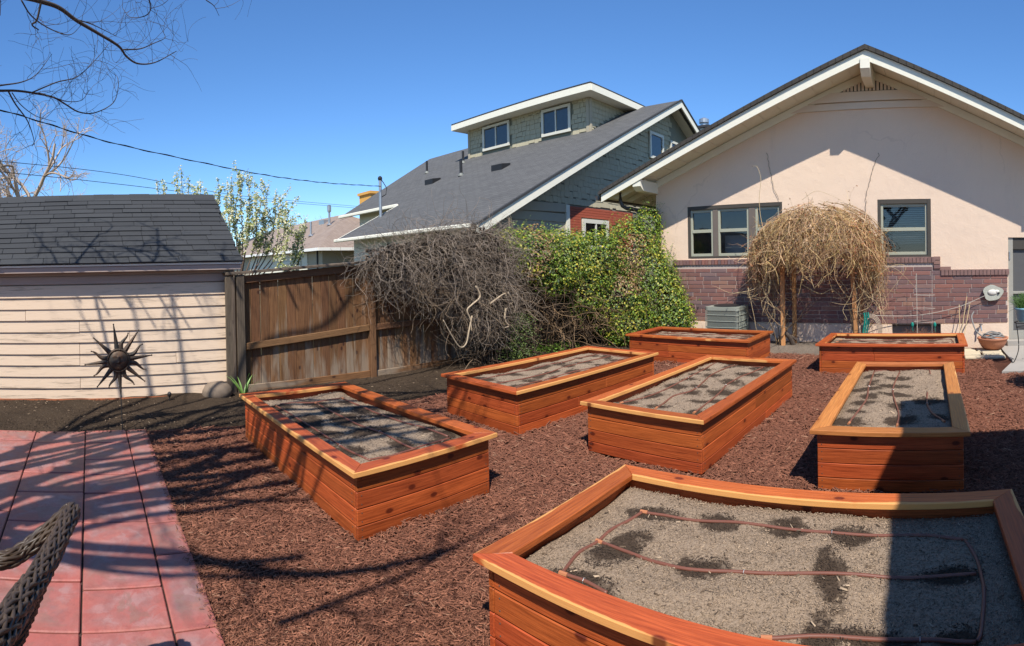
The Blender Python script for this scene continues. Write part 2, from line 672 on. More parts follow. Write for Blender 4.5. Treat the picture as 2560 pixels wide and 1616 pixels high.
M['roof_green'] = rooftex('charcoal shingled roof', (.080, .081, .085), (.108, .109, .113), (.033, .033, .034), 0, 1)
M['roof_tan'] = rooftex('tan shingled roof', (.22, .17, .145), (.27, .215, .185), (.13, .1, .09), 0, 1, .4, .2)
M['roof_house'] = rooftex('dark brown shingled roof', (.05, .045, .042), (.065, .06, .055), (.02, .018, .017), 1, 0)
M['sage'] = plain('sage green shingle paint', (.41, .375, .27), .75, .10, 4, .15)
M['sage_back'] = plain('sage green backing', (.20, .20, .155), .8, .1)
M['sage_lap'] = plain('grey green lap siding', (.38, .34, .26), .7, .08)
M['cream_siding'] = plain('cream siding', (.70, .68, .58), .7, .05)
M['chimney_tan'] = plain('ochre brick', (.62, .34, .09), .8, .15, 5)

# shed clapboards: worn pink paint
g = G('worn pink clapboard', .8, .2)
v = g.coord()
n1 = g.noise(g.n('VectorMath', set_=dict(operation='MULTIPLY'), i0=v, i1=(.8, 9, 9)), 1.5, 6, .7)
n2 = g.noise(g.n('VectorMath', set_=dict(operation='MULTIPLY'), i0=v, i1=(3, 60, 60)), 1.2, 4, .7)
c = g.mix(n2, (.63, .485, .37), (.78, .62, .48))
wear = g.smooth(g.math('ADD', n1, g.math('MULTIPLY', g.math('SUBTRACT', n2, .5), .6)), .52, .72)
c = g.mix(g.math('MULTIPLY', wear, .85), c, (.33, .255, .195))
c = g.mix(g.math('MULTIPLY', g.smooth(n2, .70, .78), .6), c, (.16, .12, .095))
g.color(c)
g.bump(n2, .35, .003)
M['clapboard'] = g.m
M['shed_trim'] = plain('grey pink shed band', (.42, .335, .305), .8, .1, 3, .2)

# glass: a real pane that reflects by angle and lets the room show
g = G('window glass', .02, .5)
fr = g.n('Fresnel', IOR=1.6)
tr = g.t.nodes.new('ShaderNodeBsdfTransparent')
tr.inputs[0].default_value = (.80, .84, .86, 1)
gl = g.t.nodes.new('ShaderNodeBsdfGlossy')
gl.inputs['Roughness'].default_value = .02
mx = g.t.nodes.new('ShaderNodeMixShader')
g.set(mx.inputs[0], g.math('ADD', g.math('MULTIPLY', fr, 1.2), .03))
g.t.links.new(tr.outputs[0], mx.inputs[1])
g.t.links.new(gl.outputs[0], mx.inputs[2])
g.t.links.new(mx.outputs[0], g.t.nodes['Material Output'].inputs[0])
M['glass'] = g.m

# patio slabs: red stained stamped concrete
g = G('red stained concrete', .55, .35)
v = g.coord(rand=True)
n1 = g.noise(v, 1.6, 5, .6, .7)
n2 = g.noise(v, 4.5, 5, .6, 1.2)
c = g.ramp(n1, [(.28, (.20, .125, .12)), (.42, (.28, .15, .145)), (.52, (.36, .125, .11)), (.60, (.32, .155, .145)), (.72, (.30, .195, .19))])
c = g.mix(g.math('MULTIPLY', g.smooth(n2, .49, .58), .40), c, (.38, .25, .25))
c = g.mix(g.math('MULTIPLY', g.smooth(g.noise(v, 2.3, 5, .6, .9), .53, .555), .5), c, (.225, .14, .115))
gc = g.sep(g.t.nodes.new('ShaderNodeTexCoord').outputs['Generated'])
ex = g.math('MINIMUM', g.math('MINIMUM', gc[0], g.math('SUBTRACT', 1.0, gc[0])), g.math('MINIMUM', gc[1], g.math('SUBTRACT', 1.0, gc[1])))
rim = g.math('SUBTRACT', 1.0, g.smooth(g.math('ADD', ex, g.math('MULTIPLY', g.math('SUBTRACT', n2, .5), .22)), .02, .20))
c = g.mix(g.math('MULTIPLY', rim, .6), c, (.40, .105, .085))
fine = g.noise(v, 16, 4, .7)
c = g.mix(g.math('MULTIPLY', g.smooth(fine, .40, .68), .42), c, (.24, .085, .075))
c = g.mix(g.math('MULTIPLY', g.smooth(g.noise(v, 5.5, 5, .7), .52, .66), .35), c, (.44, .17, .14))
g.color(c)
g.roughness(g.math('ADD', g.math('MULTIPLY', n2, .45), .25))
g.bump(g.math('ADD', g.noise(v, 7, 4), g.math('MULTIPLY', g.noise(v, 70, 2), .15)), .35, .012)
M['patio'] = g.m
M['joint'] = plain('patio joint', (.055, .03, .024), .95, .3, 20)


def ground_mat(name, a, b, scale=40, bump=.6, bd=.02, spots=None):
    g = G(name, .95, .12)
    v = g.coord(rand=False)
    n1 = g.noise(v, scale, 5, .7)
    n2 = g.noise(v, 1.5, 4, .6)
    c = g.mix(n1, a, b)
    c = g.mix(g.math('MULTIPLY', g.smooth(n2, .4, .7), .4), c, tuple(x * .7 for x in a))
    if spots:
        vo = g.t.nodes.new('ShaderNodeTexVoronoi')
        vo.inputs['Scale'].default_value = 22
        g.set(vo.inputs['Vector'], v)
        d = g.math('MULTIPLY', g.math('LESS_THAN', vo.outputs['Distance'], .22), g.math('GREATER_THAN', g.sep(vo.outputs['Color'])[0], .8))
        c = g.mix(d, c, spots)
    g.color(c)
    g.bump(g.math('ADD', n1, g.math('MULTIPLY', g.noise(v, scale * .25, 3), 1.0)), bump, bd)
    return g.m


M['mulch_base'] = ground_mat('mulch bed', (.045, .018, .012), (.12, .05, .034), 70)
M['dirt'] = ground_mat('dark garden soil', (.028, .019, .013), (.092, .066, .046), 45, .8, .03, (.12, .09, .065))
M['dirt_grey'] = ground_mat('dry grey soil', (.12, .095, .08), (.24, .20, .165), 40, .8, .03)
M['earth'] = ground_mat('far ground', (.08, .085, .045), (.16, .14, .085), 6)


def attr_mat(name, rough=.7, trans=0.0, spec=.3, var=.0):
    g = G(name, rough, spec)
    a = g.t.nodes.new('ShaderNodeAttribute')
    a.attribute_name = 'col'
    c = a.outputs['Color']
    if var:
        n_ = g.noise(g.coord(rand=False), 60, 3, .7)
        c = g.mix(g.math('MULTIPLY', n_, var), c, (.02, .012, .01))
    g.color(c)
    if trans:
        tl = g.t.nodes.new('ShaderNodeBsdfTranslucent')
        g.set(tl.inputs[0], c)
        mx = g.t.nodes.new('ShaderNodeMixShader')
        mx.inputs[0].default_value = trans
        g.t.links.new(g.b.outputs[0], mx.inputs[1])
        g.t.links.new(tl.outputs[0], mx.inputs[2])
        g.t.links.new(mx.outputs[0], g.t.nodes['Material Output'].inputs[0])
    return g.m


M['leaf'] = attr_mat('leaf', .45, .3, .4)
M['petal'] = attr_mat('blossom', .6, .35, .2)
M['twig'] = attr_mat('dry twig', .8, 0, .2)
M['chip'] = attr_mat('bark chip', .85, 0, .2)
M['bark'] = plain('grey brown bark', (.075, .058, .048), .9, .3, 20, .6)
M['bark_pale'] = plain('pale bark', (.36, .28, .22), .9, .25, 15, .4)

# soil in the beds: dry crumbs with damp patches below the drip emitters; bed A's also carry painted shade
g = G('bed soil', .95, .12)
v = g.coord(rand=True)
aw = g.t.nodes.new('ShaderNodeAttribute')
aw.attribute_name = 'wet'
n1 = g.noise(v, 75, 4, .75)
n3 = g.noise(v, 260, 2, .7)
dry = g.ramp(g.math('ADD', g.math('MULTIPLY', n1, .6), g.math('MULTIPLY', n3, .4)), [(.32, (.12, .086, .061)), (.5, (.30, .226, .168)), (.68, (.44, .34, .256))])
wet_shade_c = g.mix(n1, (.030, .020, .014), (.105, .074, .054))
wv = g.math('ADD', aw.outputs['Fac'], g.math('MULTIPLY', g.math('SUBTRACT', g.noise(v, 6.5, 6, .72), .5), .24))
g.color(g.mix(g.smooth(wv, -.02, .035), dry, wet_shade_c))
g.bump(g.math('ADD', n1, g.math('MULTIPLY', n3, .5)), .8, .012)
M['soil'] = g.m

# rusty metal of the sun ornament
g = G('rusty dark metal', .6, .4)
v = g.coord()
n1 = g.noise(v, 9, 5, .65)
g.color(g.ramp(n1, [(.3, (.03, .032, .032)), (.5, (.07, .05, .036)), (.7, (.13, .075, .045))]))
g.b.inputs['Metallic'].default_value = .35
g.bump(g.noise(v, 60, 3), .3, .003)
M['rust'] = g.m
g = G('dark wicker', .45, .45)
v = g.coord()
g.color(g.mix(g.noise(v, 14, 4), (.022, .015, .011), (.10, .068, .046)))
M['wicker'] = g.m
M['cement_light'] = plain('pale cast stone', (.42, .43, .38), .9, .18, 14, .6)
M['shell'] = plain('white painted relief', (.66, .64, .60), .7, .08, 9, .2)

# ------------------------------------------------------------------ ground
gm = MB()
gm.poly([(-900, -900, -.06), (900, -900, -.06), (900, 900, -.06), (-900, 900, -.06)])
put('ground', gm, M['earth'], kind='structure')


def height_noise(x, y, amp, seed):
    r2 = np.random.default_rng(seed)
    z = np.zeros_like(x)
    for k in range(14):
        f = 1.5 * 1.5 ** (k % 7)
        a = r2.uniform(0, 2 * np.pi)
        z += np.sin((x * np.cos(a) + y * np.sin(a)) * f * 2 + r2.uniform(0, 9)) / f ** .8
    return z * amp


def sheet(name, x0, x1, y0, y1, nx, ny, zf, mt, **kw):
    xs, ys = np.linspace(x0, x1, nx), np.linspace(y0, y1, ny)
    X, Y = np.meshgrid(xs, ys)
    Z = zf(X, Y)
    v = np.stack([X, Y, Z], -1).reshape(-1, 3)
    i = np.arange(ny - 1)[:, None] * nx + np.arange(nx - 1)[None]
    q = np.stack([i, i + 1, i + nx + 1, i + nx], -1).reshape(-1, 4)
    me = fast_mesh(name, v, q, 4, smooth=True)
    return put(name, me, mt, **kw)


sheet('mulch_ground', -6.05, 4.5, -3, 10.75, 180, 240, lambda x, y: height_noise(x, y, .006, 1) - .006, M['mulch_base'], kind='structure')
sheet('soil_strip', -7.5, -5.95, -3.5, 10.75, 60, 420, lambda x, y: .012 + .05 * np.clip((-6.1 - x) / .4, 0, 1) + height_noise(x, y, .009, 2) - .04 * np.clip((x + 6.05) / .1, 0, 1), M['dirt'], kind='structure')
sheet('soil_berm', -6.0, -1.35, 9.72, 10.78, 160, 40, lambda x, y: -.02 + .13 * np.clip((y - 9.74) / .35, 0, 1) * np.clip((-1.4 - x) / .25, 0, 1) + height_noise(x, y, .010, 3), M['dirt_grey'], kind='structure')

# ------------------------------------------------------------------ patio of stamped slabs
pat = thing('patio', (-3.9, -.8, 0), kind='structure')
pb = MB()
pb.box((-6.04, -3.2, -.05), (-1.2, .61, .012))
put('patio_bed', pb, M['joint'], pat)
cols = [(.385, .605), (-.07, .375), (-.62, -.08), (-1.2, -.63), (-1.9, -1.21), (-2.6, -1.91), (-3.2, -2.61)]
brk = [[-6.04, -5.72, -5.05, -4.78, -3.78, -3.35, -2.62, -2.1, -1.2],
       [-6.04, -5.6, -5.1, -4.72, -4.33, -3.82, -3.02, -2.66, -2.0, -1.2],
       [-6.04, -5.62, -4.78, -4.36, -3.84, -3.10, -2.66, -1.9, -1.2],
       [-6.04, -5.7, -4.80, -4.0, -3.5, -3.04, -2.4, -1.2]]
for ci, (y0, y1) in enumerate(cols):
    b = brk[ci % 4]
    for x0, x1 in zip(b, b[1:]):
        t = .030 + random.uniform(-.003, .003)
        board('slab', (x0 + .008, (y0 + y1) / 2, t / 2), (x1 - .008, (y0 + y1) / 2, t / 2), y1 - y0 - random.uniform(-.002, .004), t, (0, 0, 1), M['patio'], pat, c=.006)

# concrete walk by the back door and pale flags
cw = MB()
cw.prism([(1.30, 10.74, -.05), (1.34, 9.0, -.05), (1.05, 8.2, -.05), (3.6, 8.0, -.05), (3.6, 10.74, -.05)], (0, 0, .085))
put('concrete_walk', cw, M['concrete'], kind='structure')
fl = thing('flagstone_edge', (.8, 10.3, 0), kind='structure')
for (x0, x1, y0, y1) in [(.28, .86, 9.7, 10.02), (.9, 1.27, 9.66, 10.0), (.42, .8, 10.07, 10.32), (.83, 1.28, 10.05, 10.36), (.55, 1.28, 9.42, 9.6)]:
    board('flagstone', (x0, (y0 + y1) / 2, .02), (x1, (y0 + y1) / 2, .02), y1 - y0, .05, (0, 0, 1), M['lime'], fl, c=.012)

# ------------------------------------------------------------------ the pink house
YW, YR = 10.75, 9.95
AX, AZ = -1.215, 5.66                # apex of the rake board's top edge
SL, SR = 0.400, 0.447                # roof slopes left and right
XE, XR_ = -7.03, 3.9                 # eave ends


def rz(x):
    return AZ - (AX - x) * SL if x < AX else AZ - (x - AX) * SR


house = thing('stucco_house', (-1.3, 13, 0), 'pink stucco house with purple brick base and wide white gable', 'house')
W0, W1 = -6.06, 3.4
holes = [(-5.26, -3.08, 1.85, 3.0), (-1.10, -.03, 1.82, 2.98), (1.52, 2.55, .1, 2.2), (-.83, .15, .14, .47)]
wall = MB()
xs = sorted({W0, W1, AX, *[h[0] for h in holes], *[h[1] for h in holes]})
for x0, x1 in zip(xs, xs[1:]):
    xm = (x0 + x1) / 2
    hs = sorted([h for h in holes if h[0] <= xm <= h[1]], key=lambda h: h[2])
    z = -.05
    for h in hs:
        wall.poly([(x0, YW, z), (x1, YW, z), (x1, YW, h[2]), (x0, YW, h[2])])
        z = h[3]
    wall.poly([(x0, YW, z), (x1, YW, z), (x1, YW, rz(x1) - .12), (x0, YW, rz(x0) - .12)])
for (x0, x1, z0, z1) in holes:
    d = .14
    for q in ([(x0, z0), (x0, z1)], [(x0, z1), (x1, z1)], [(x1, z1), (x1, z0)], [(x1, z0), (x0, z0)]):
        (a, b), (c_, d_) = q
        wall.poly([(a, YW, b), (c_, YW, d_), (c_, YW + d, d_), (a, YW + d, b)])
wall.poly([(W0, YW, -.05), (W0, 24, -.05), (W0, 24, rz(W0) - .12), (W0, YW, rz(W0) - .12)])
wall.poly([(W1, YW, -.05), (W1, 24, -.05), (W1, 24, rz(W1) - .12), (W1, YW, rz(W1) - .12)])
wall.poly([(W0, 24, -.05), (W1, 24, -.05), (W1, 24, rz(W1) - .12), (AX, 24, AZ - .12), (W0, 24, rz(W0) - .12)])
put('wall', wall, M['stucco'], house)
rm = MB()
rm.box((W0 + .1, YW + .9, .0), (W1 - .1, YW + 1.0, 3.2))
rm.box((W0 + .1, YW + .16, -.02), (W1 - .1, YW + .9, .0))
rm.box((W0 + .1, YW + .16, 3.2), (W1 - .1, YW + .9, 3.24))
put('inner_room', rm, M['room'], house)

# roof: two slabs with the rake boards, shingle edge, soffit and lookouts
for sx, xe, nm in ((-1, XE, 'roof'), (1, XR_, 'roof')):
    s_ = SL if sx < 0 else SR
    rf = MB()
    a0, a1 = (AX, AZ + .015), (xe, rz(xe) + .015)
    rf.prism([(a0[0], YR - .05, a0[1]), (a1[0] + sx * .05, YR - .05, a1[1] - .05 * s_), (a1[0] + sx * .05, YR - .05, a1[1] - .05 * s_ + .075), (a0[0], YR - .05, a0[1] + .085)], (0, 14.1, 0))
    ro = put('roof', rf, M['roof_house'], house)
    so = MB()
    so.prism([(AX - sx * -.0, YR + .045, AZ - .075), (xe, YR + .045, rz(xe) - .075), (xe, YR + .045, rz(xe) - .05), (AX, YR + .045, AZ - .05)], (0, 14, 0))
    put('soffit', so, M['trim'], ro)
    fb = MB()
    fb.prism([(AX, YR, AZ + .012), (xe, YR, rz(xe) + .012), (xe, YR, rz(xe) - .168), (AX, YR, AZ - .178)], (0, .042, 0))
    put('rake_board', fb, M['trim'], ro)
    n = 16                                                # soffit planks seen from below
    for i in range(n):
        x = AX + (xe - AX) * (i + .5) / n
        w = abs(xe - AX) / n
        c0 = Vector((x, YR + .05, rz(x) - .082))
        c1 = Vector((x, YW - .01, rz(x) - .082))
        board('soffit_plank', c0, c1, w * math.hypot(1, s_) - .008, .012, (s_ * (1 if sx > 0 else -1), 0, 1), M['trim'], ro, c=.003)
# barge trim against the wall, and the two belt boards
for sx, xe in ((-1, W0), (1, W1)):
    fb = MB()
    fb.prism([(AX, YW - .03, AZ - .1), (xe, YW - .03, rz(xe) - .1), (xe, YW - .03, rz(xe) - .26), (AX, YW - .03, AZ - .26)], (0, .028, 0))
    put('wall_trim', fb, M['trim'], house)


def belt(z0, z1, y):
    b = MB()
    def xl(z): return AX - (AZ - .2 - z) / SL
    def xr(z): return AX + (AZ - .2 - z) / SR
    b.prism([(xl(z0), y, z0), (xr(z0), y, z0), (xr(z1), y, z1), (xl(z1), y, z1)], (0, YW - .002 - y, 0))
    return b


M['pinktrim'] = plain('pale pink trim', (.68, .58, .49), .7, .06, 4, .1)
put('belt_board', belt(4.80, 4.93, YW - .035), M['pinktrim'], house)
put('belt_board', belt(4.95, 5.14, YW - .06), M['pinktrim'], house)
# louvred attic vent
vt = MB()
def vxl(z): return AX - (AZ - .22 - z) / SL
def vxr(z): return AX + (AZ - .22 - z) / SR
vt.prism([(vxl(5.15), YW - .012, 5.15), (vxr(5.15), YW - .012, 5.15), (AX, YW - .012, AZ - .22)], (0, .006, 0))
vent = put('attic_vent', vt, M['black'], house)
for i in range(-9, 10):
    x = AX + i * .075
    zt = min(AZ - .25 - (AX - x) * SL if x < AX else AZ - .25 - (x - AX) * SR, 5.42)
    if zt > 5.19:
        board('slat', (x, YW - .03, 5.155), (x, YW - .03, zt), .052, .02, (0, -1, 0), M['pinktrim'], vent, c=.003)


def lookout(x, zc, w=.17, h=.22, y0=YR - .03):
    b = MB()
    b.prism([(x - w / 2, y0, zc + h / 2), (x - w / 2, YW, zc + h / 2), (x - w / 2, YW, zc - h / 2), (x - w / 2, y0 + .14, zc - h / 2), (x - w / 2, y0, zc - h * .1)], (w, 0, 0))
    put('lookout_beam', b, M['trim'], house)


lookout(AX - .005, AZ - .30, .18, .30, YR - .02)
lookout(-6.10, rz(-6.10) - .24, .2, .24, YR + .02)
lookout(2.6, rz(2.6) - .26, .2, .24, YR + .02)
for y in (10.25, 10.85, 11.45, 12.05):                   # rafter tails under the left eave
    rt = MB()
    rt.prism([(-6.95, y, rz(-6.95) - .085), (-6.06, y, rz(-6.06) - .085), (-6.06, y, rz(-6.06) - .22), (-6.8, y, rz(-6.8) - .19)], (0, .05, 0))
    put('rafter_tail', rt, M['trim'], house)
gt = MB()
prof = [(-7.08, rz(XE) - .02), (-7.10, rz(XE) - .10), (-7.17, rz(XE) - .12), (-7.22, rz(XE) - .02)]
gt.prism([(p[0], YR + .02, p[1]) for p in prof], (0, 13.9, 0))
put('gutter', gt, M['gutter_brown'], house)
ds = MB()
ds.tube([at(1551, 478, Y=10.25), at(1551, 503, Y=10.25), at(1556, 515, Y=10.27), at(1566, 521, Y=10.3), at(1600, 527, Y=10.5), at(1640, 534, Y=10.72)], .045, 8)
ds.tube([at(1640, 534, Y=10.70), (W0 + .1, 10.70, 2.2), (W0 + .1, 10.70, .1)], .045, 8)
put('downspout', ds, M['gutter_brown'], house)


def sash_window(x0, x1, z0, z1, parent, blinds=0, rail=None, name='window', yy=YW):
    """a double hung window set into the wall, with frame, sashes, panes"""
    w = thing_child(name, ((x0 + x1) / 2, yy, z0), parent)
    fw = .045
    y = yy + .06
    zm = rail or (z0 + z1) / 2
    for (a, b) in (((x0 + fw / 2, y, z0), (x0 + fw / 2, y, z1)), ((x1 - fw / 2, y, z0), (x1 - fw / 2, y, z1))):
        board('frame', a, b, fw, .06, (0, -1, 0), M['sash'], w)
    for (z, dy, h) in ((z0 + .03, 0, .06), (z1 - .03, .012, .06), (zm, -.012, .07)):
        board('sash_rail', (x0 + fw, y + dy, z), (x1 - fw, y + dy, z), h, .055, (0, -1, 0), M['sash'], w)
    for (za, zb, dy) in ((z0 + .06, zm - .035, .0), (zm + .035, z1 - .06, .015)):
        p = MB()
        p.poly([(x0 + fw, y + dy, za), (x1 - fw, y + dy, za), (x1 - fw, y + dy, zb), (x0 + fw, y + dy, zb)])
        put('pane', p, M['glass'], w)
    for k in range(blinds):
        z = z1 - .1 - k * (z1 - z0 - .3) / blinds
        board('blind_slat', (x0 + fw + .02, y + .13, z), (x1 - fw - .02, y + .13, z), .03, .002, (0, -.6, .8), M['blind'], w, c=.0005)
    return w


def thing_child(name, loc, parent):
    o = bpy.data.objects.new(name, None)
    o.empty_display_size = .1
    o.location = Vector(loc) - wpos(parent)
    link(o, parent)
    ORG[o.name] = Vector(loc)
    return o


# triple window on the left
x0, x1, z0, z1 = holes[0]
for (a, b, nm) in (((x0 + .03, YW + .04, z0), (x0 + .03, YW + .04, z1), 'casing'), ((x1 - .03, YW + .04, z0), (x1 - .03, YW + .04, z1), 'casing')):
    board(nm, a, b, .06, .08, (0, -1, 0), M['casing'], house)
board('casing', (x0 + .06, YW + .045, z1 - .04), (x1 - .06, YW + .045, z1 - .04), .08, .08, (0, -1, 0), M['casing'], house)
board('casing', (x0 + .06, YW + .045, z0 + .02), (x1 - .06, YW + .045, z0 + .02), .04, .10, (0, -1, 0), M['casing'], house)
sx = [x0 + .06, -4.66, -4.54, -3.83, -3.68, x1 - .06]
for i in (0, 2, 4):
    sash_window(sx[i], sx[i + 1], z0 + .045, z1 - .08, house, rail=z0 + .52 * (z1 - z0))
for i in (1, 3):
    board('mullion', ((sx[i] + sx[i + 1]) / 2, YW + .05, z0 + .04), ((sx[i] + sx[i + 1]) / 2, YW + .05, z1 - .08), sx[i + 1] - sx[i] - .004, .07, (0, -1, 0), M['mullion'], house)
cu = MB()
cu.box((sx[2] + .05, YW + .3, z0), (sx[3] - .05, YW + .31, z0 + .5))
put('curtain', cu, M['curtain'], house)
x0, x1, z0, z1 = holes[1]
for (a, b) in (((x0 + .03, YW + .04, z0), (x0 + .03, YW + .04, z1)), ((x1 - .04, YW + .04, z0), (x1 - .04, YW + .04, z1))):
    board('casing', a, b, .065, .08, (0, -1, 0), M['casing'], house)
board('casing', (x0 + .062, YW + .045, z1 - .045), (x1 - .072, YW + .045, z1 - .045), .09, .08, (0, -1, 0), M['casing'], house)
board('casing', (x0 + .062, YW + .045, z0 + .02), (x1 - .072, YW + .045, z0 + .02), .04, .10, (0, -1, 0), M['casing'], house)
sash_window(x0 + .063, x1 - .073, z0 + .045, z1 - .09, house, blinds=17)
# basement window well
bw = thing_child('basement_window', (-.34, YW, .14), house)
p = MB()
p.box((-.83, YW + .1, .14), (.15, YW + .13, .47))
put('pane', p, M['room'], bw)
board('frame', (-.83, YW + .09, .45), (.15, YW + .09, .45), .03, .04, (0, -1, 0), M['casing'], bw)
board('frame', (-.34, YW + .09, .14), (-.34, YW + .09, .44), .03, .04, (0, -1, 0), M['casing'], bw)
# back door with its screen
x0, x1, z0, z1 = holes[2]
dr = thing_child('door', ((x0 + x1) / 2, YW, z0), house)
M['doorgrey'] = plain('grey painted door', (.34, .33, .30), .5, .06)
M['screen'] = plain('dark door screen', (.10, .10, .105), .6, .1)
board('frame', (x0 + .05, YW + .06, z0), (x0 + .05, YW + .06, z1), .10, .07, (0, -1, 0), M['doorgrey'], dr)
board('frame', (x1 - .05, YW + .06, z0), (x1 - .05, YW + .06, z1), .10, .07, (0, -1, 0), M['doorgrey'], dr)
board('frame', (x0 + .10, YW + .062, z1 - .12), (x1 - .10, YW + .062, z1 - .12), .24, .06, (0, -1, 0), M['casing'], dr)
board('frame', (x0 + .10, YW + .062, z0 + .10), (x1 - .10, YW + .062, z0 + .10), .20, .06, (0, -1, 0), M['doorgrey'], dr)
board('frame', (x0 + .10, YW + .062, z0 + .98), (x1 - .10, YW + .062, z0 + .98), .05, .06, (0, -1, 0), M['doorgrey'], dr)
p = MB()
p.box((x0 + .09, YW + .075, z0 + .18), (x1 - .09, YW + .08, z1 - .22))
put('screen', p, M['screen'], dr)
board('hinge', (x0 + .03, YW + .018, 1.75), (x0 + .03, YW + .018, 1.92), .03, .015, (0, -1, 0), M['steel'], dr)
p = MB()
p.box((x0 - .05, YW - .22, .03), (x1 + .1, YW - .003, .13))
put('door_step', p, M['concrete'], house)

# brick base: mortar sheet with single bricks proud of it
bs = MB()
for (xa, xb, za, zb) in ((W0, -.83, .485, 1.82), (-.83, .15, .485, 1.82), (.15, 1.50, .485, 1.56)):
    bs.box((xa, YW - .012, za), (xb, YW - .001, zb))
bw_ = put('brick_base', bs, M['mortar'], house)
bricks = []
CH, BLN = .0878, .375
for k in range(15):
    z = .492 + k * CH
    if z + CH > 1.70 + .02:
        break
    x = -6.02 + (.0 if k % 2 else BLN / 2) - random.choice([0, .06])
    while x < 1.50:
        L = BLN if random.random() < .86 else BLN * .55
        xb = min(x + L - .012, 1.50)
        top = 1.70 if x < .10 else 1.44
        if z + CH - .012 <= top + .02 and xb - x > .07:
            bricks.append(((x + xb) / 2, z + (CH - .012) / 2, xb - x, CH - .012, 0))
        x += L
x = -5.6
while x < .02:
    bricks.append((x + .03, 1.765, .066, .115, 1)); x += .0765
for k in range(3):
    bricks.append((.085, 1.79 - k * .085, .135, .073, 1))
x = .17
while x < 1.49:
    bricks.append((x + .03, 1.505, .066, .115, 1)); x += .0765
vis = [b for b in bricks if b[0] > -5.35]
vis.sort(key=lambda b: -(b[2] * b[3]))
for i, (xc, zc, w, h, sol) in enumerate(vis):
    if i >= 300:
        break
    pr = .011 + (.020 if sol else 0) + random.uniform(0, .003)
    board('brick', (xc - w / 2, YW - .012 - pr / 2 + .002, zc), (xc + w / 2, YW - .012 - pr / 2 + .002, zc), round(h, 3), round(pr, 3), (0, -1, 0), M['brick'], bw_, c=.004)
rest = MB()
for (xc, zc, w, h, sol) in vis[300:] + [b for b in bricks if b[0] <= -5.35]:
    pr = .012 + (.020 if sol else 0)
    rest.box((xc - w / 2, YW - .012 - pr, zc - h / 2), (xc + w / 2, YW - .010, zc + h / 2))
M['brick2'] = plain('mixed soldier brick', (.21, .125, .115), .75, .35, 7, .3, rand=False, detail=1)
put('brick', rest, M['brick2'], bw_, kind='stuff')
fd = MB()
fd.prism([(W0, YW - .035, -.05), (-.83, YW - .035, -.05), (-.83, YW - .035, .465), (W0, YW - .035, .465)], (0, .034, 0))
fd.prism([(.15, YW - .035, -.05), (1.50, YW - .035, -.05), (1.50, YW - .035, .465), (.15, YW - .035, .465)], (0, .034, 0))
fd.box((-.83, YW - .035, -.05), (.15, YW - .001, .13))
put('foundation', fd, M['stucco'], house)

# ------------------------------------------------------------------ pink shed
XS = -7.5
shed = thing('wooden_shed', (-9.0, -1.2, 0), 'low pink clapboard shed with dark shingle roof', 'shed')
SY0, SY1 = -4.6, 2.02
sb = MB()
sb.box((-10.45, SY0, -.05), (XS - .03, SY1 - .01, 1.9))
sb.prism([(-10.45, SY0 + .01, 1.9), (XS - .03, SY0 + .01, 1.9), (-8.98, SY0 + .01, 2.98)], (0, SY1 - SY0 - .03, 0))
put('frame', sb, M['shed_trim'], shed)
nb = 10
zb = .05
exp = (1.62 - .05) / nb
for i in range(nb):
    z = zb + (i + .5) * exp
    joints = sorted(random.sample([-3.2, -1.9, -.9, -.15, .55, 1.2], random.choice([1, 1, 2])))
    ys = [SY0] + joints + [SY1]
    for y0, y1 in zip(ys, ys[1:]):
        dz = random.uniform(-.004, .004)
        board('clapboard', (XS + .010 + random.uniform(-.002, .003), y0 + .002, z + dz), (XS + .010, y1 - .002, z + dz + random.uniform(-.003, .003)), exp + .014, .014, (.993, 0, .115), M['clapboard'], shed, c=.003)
for z, w in ((1.70, .11), (1.815, .11)):
    board('band_board', (XS + .004, SY0, z), (XS + .004, SY1, z), w, .022, (1, 0, 0), M['shed_trim'], shed)
board('corner_board', (XS + .012, SY1 + .008, .03), (XS + .012, SY1 + .008, 1.9), .06, .03, (1, 0, 0), M['shed_trim'], shed)
EVX, EVZ, RGX, RGZ = XS + .20, 1.93, -8.98, 3.06
rd = MB()
rd.prism([(EVX, SY0 - .1, EVZ), (RGX, SY0 - .1, RGZ), (2 * RGX - EVX, SY0 - .1, EVZ), (2 * RGX - EVX, SY0 - .1, EVZ - .05), (RGX, SY0 - .1, RGZ - .05), (EVX, SY0 - .1, EVZ - .05)], (0, SY1 - SY0 + .22, 0))
rf = put('roof', rd, M['black'], shed)
board('drip_edge', (EVX + .006, SY0 - .1, EVZ - .03), (EVX + .006, SY1 + .11, EVZ - .03), .028, .012, (1, 0, 0), M['white'], rf)
board('fascia', (EVX - .012, SY0 - .1, EVZ - .085), (EVX - .012, SY1 + .10, EVZ - .085), .075, .02, (1, 0, 0), M['shed_trim'], rf)
sl = Vector((RGX - EVX, 0, RGZ - EVZ))
SLN = sl.length
su = sl.normalized()
nrm = Vector((su.z, 0, -su.x))
rows = 14
rh = SLN / rows
cnt = 0
for i in range(rows):
    y = SY0 - .1 - random.random() * .3
    while y < SY1 + .115:
        w = random.choice([.3, .33, .36, .45, .6])
        y0, y1 = max(y, SY0 - .1), min(y + w, SY1 + .12 + random.uniform(-.006, .008))
        y += w
        if y1 - y0 < .05:
            continue
        lift = random.choice([.010, .010, .014])
        c0 = Vector((EVX, 0, EVZ)) + su * (rh * (i + .5) - .02) + nrm * (.008 + lift)
        c0.y = y0 + .003
        c1 = c0.copy()
        c1.y = y1 - .003
        board('shingle', c0, c1, rh + .05 + random.choice([0, 0, .008]), .013 + lift * .5, (nrm + su * .085), M['shingle'], rf, c=.0015)
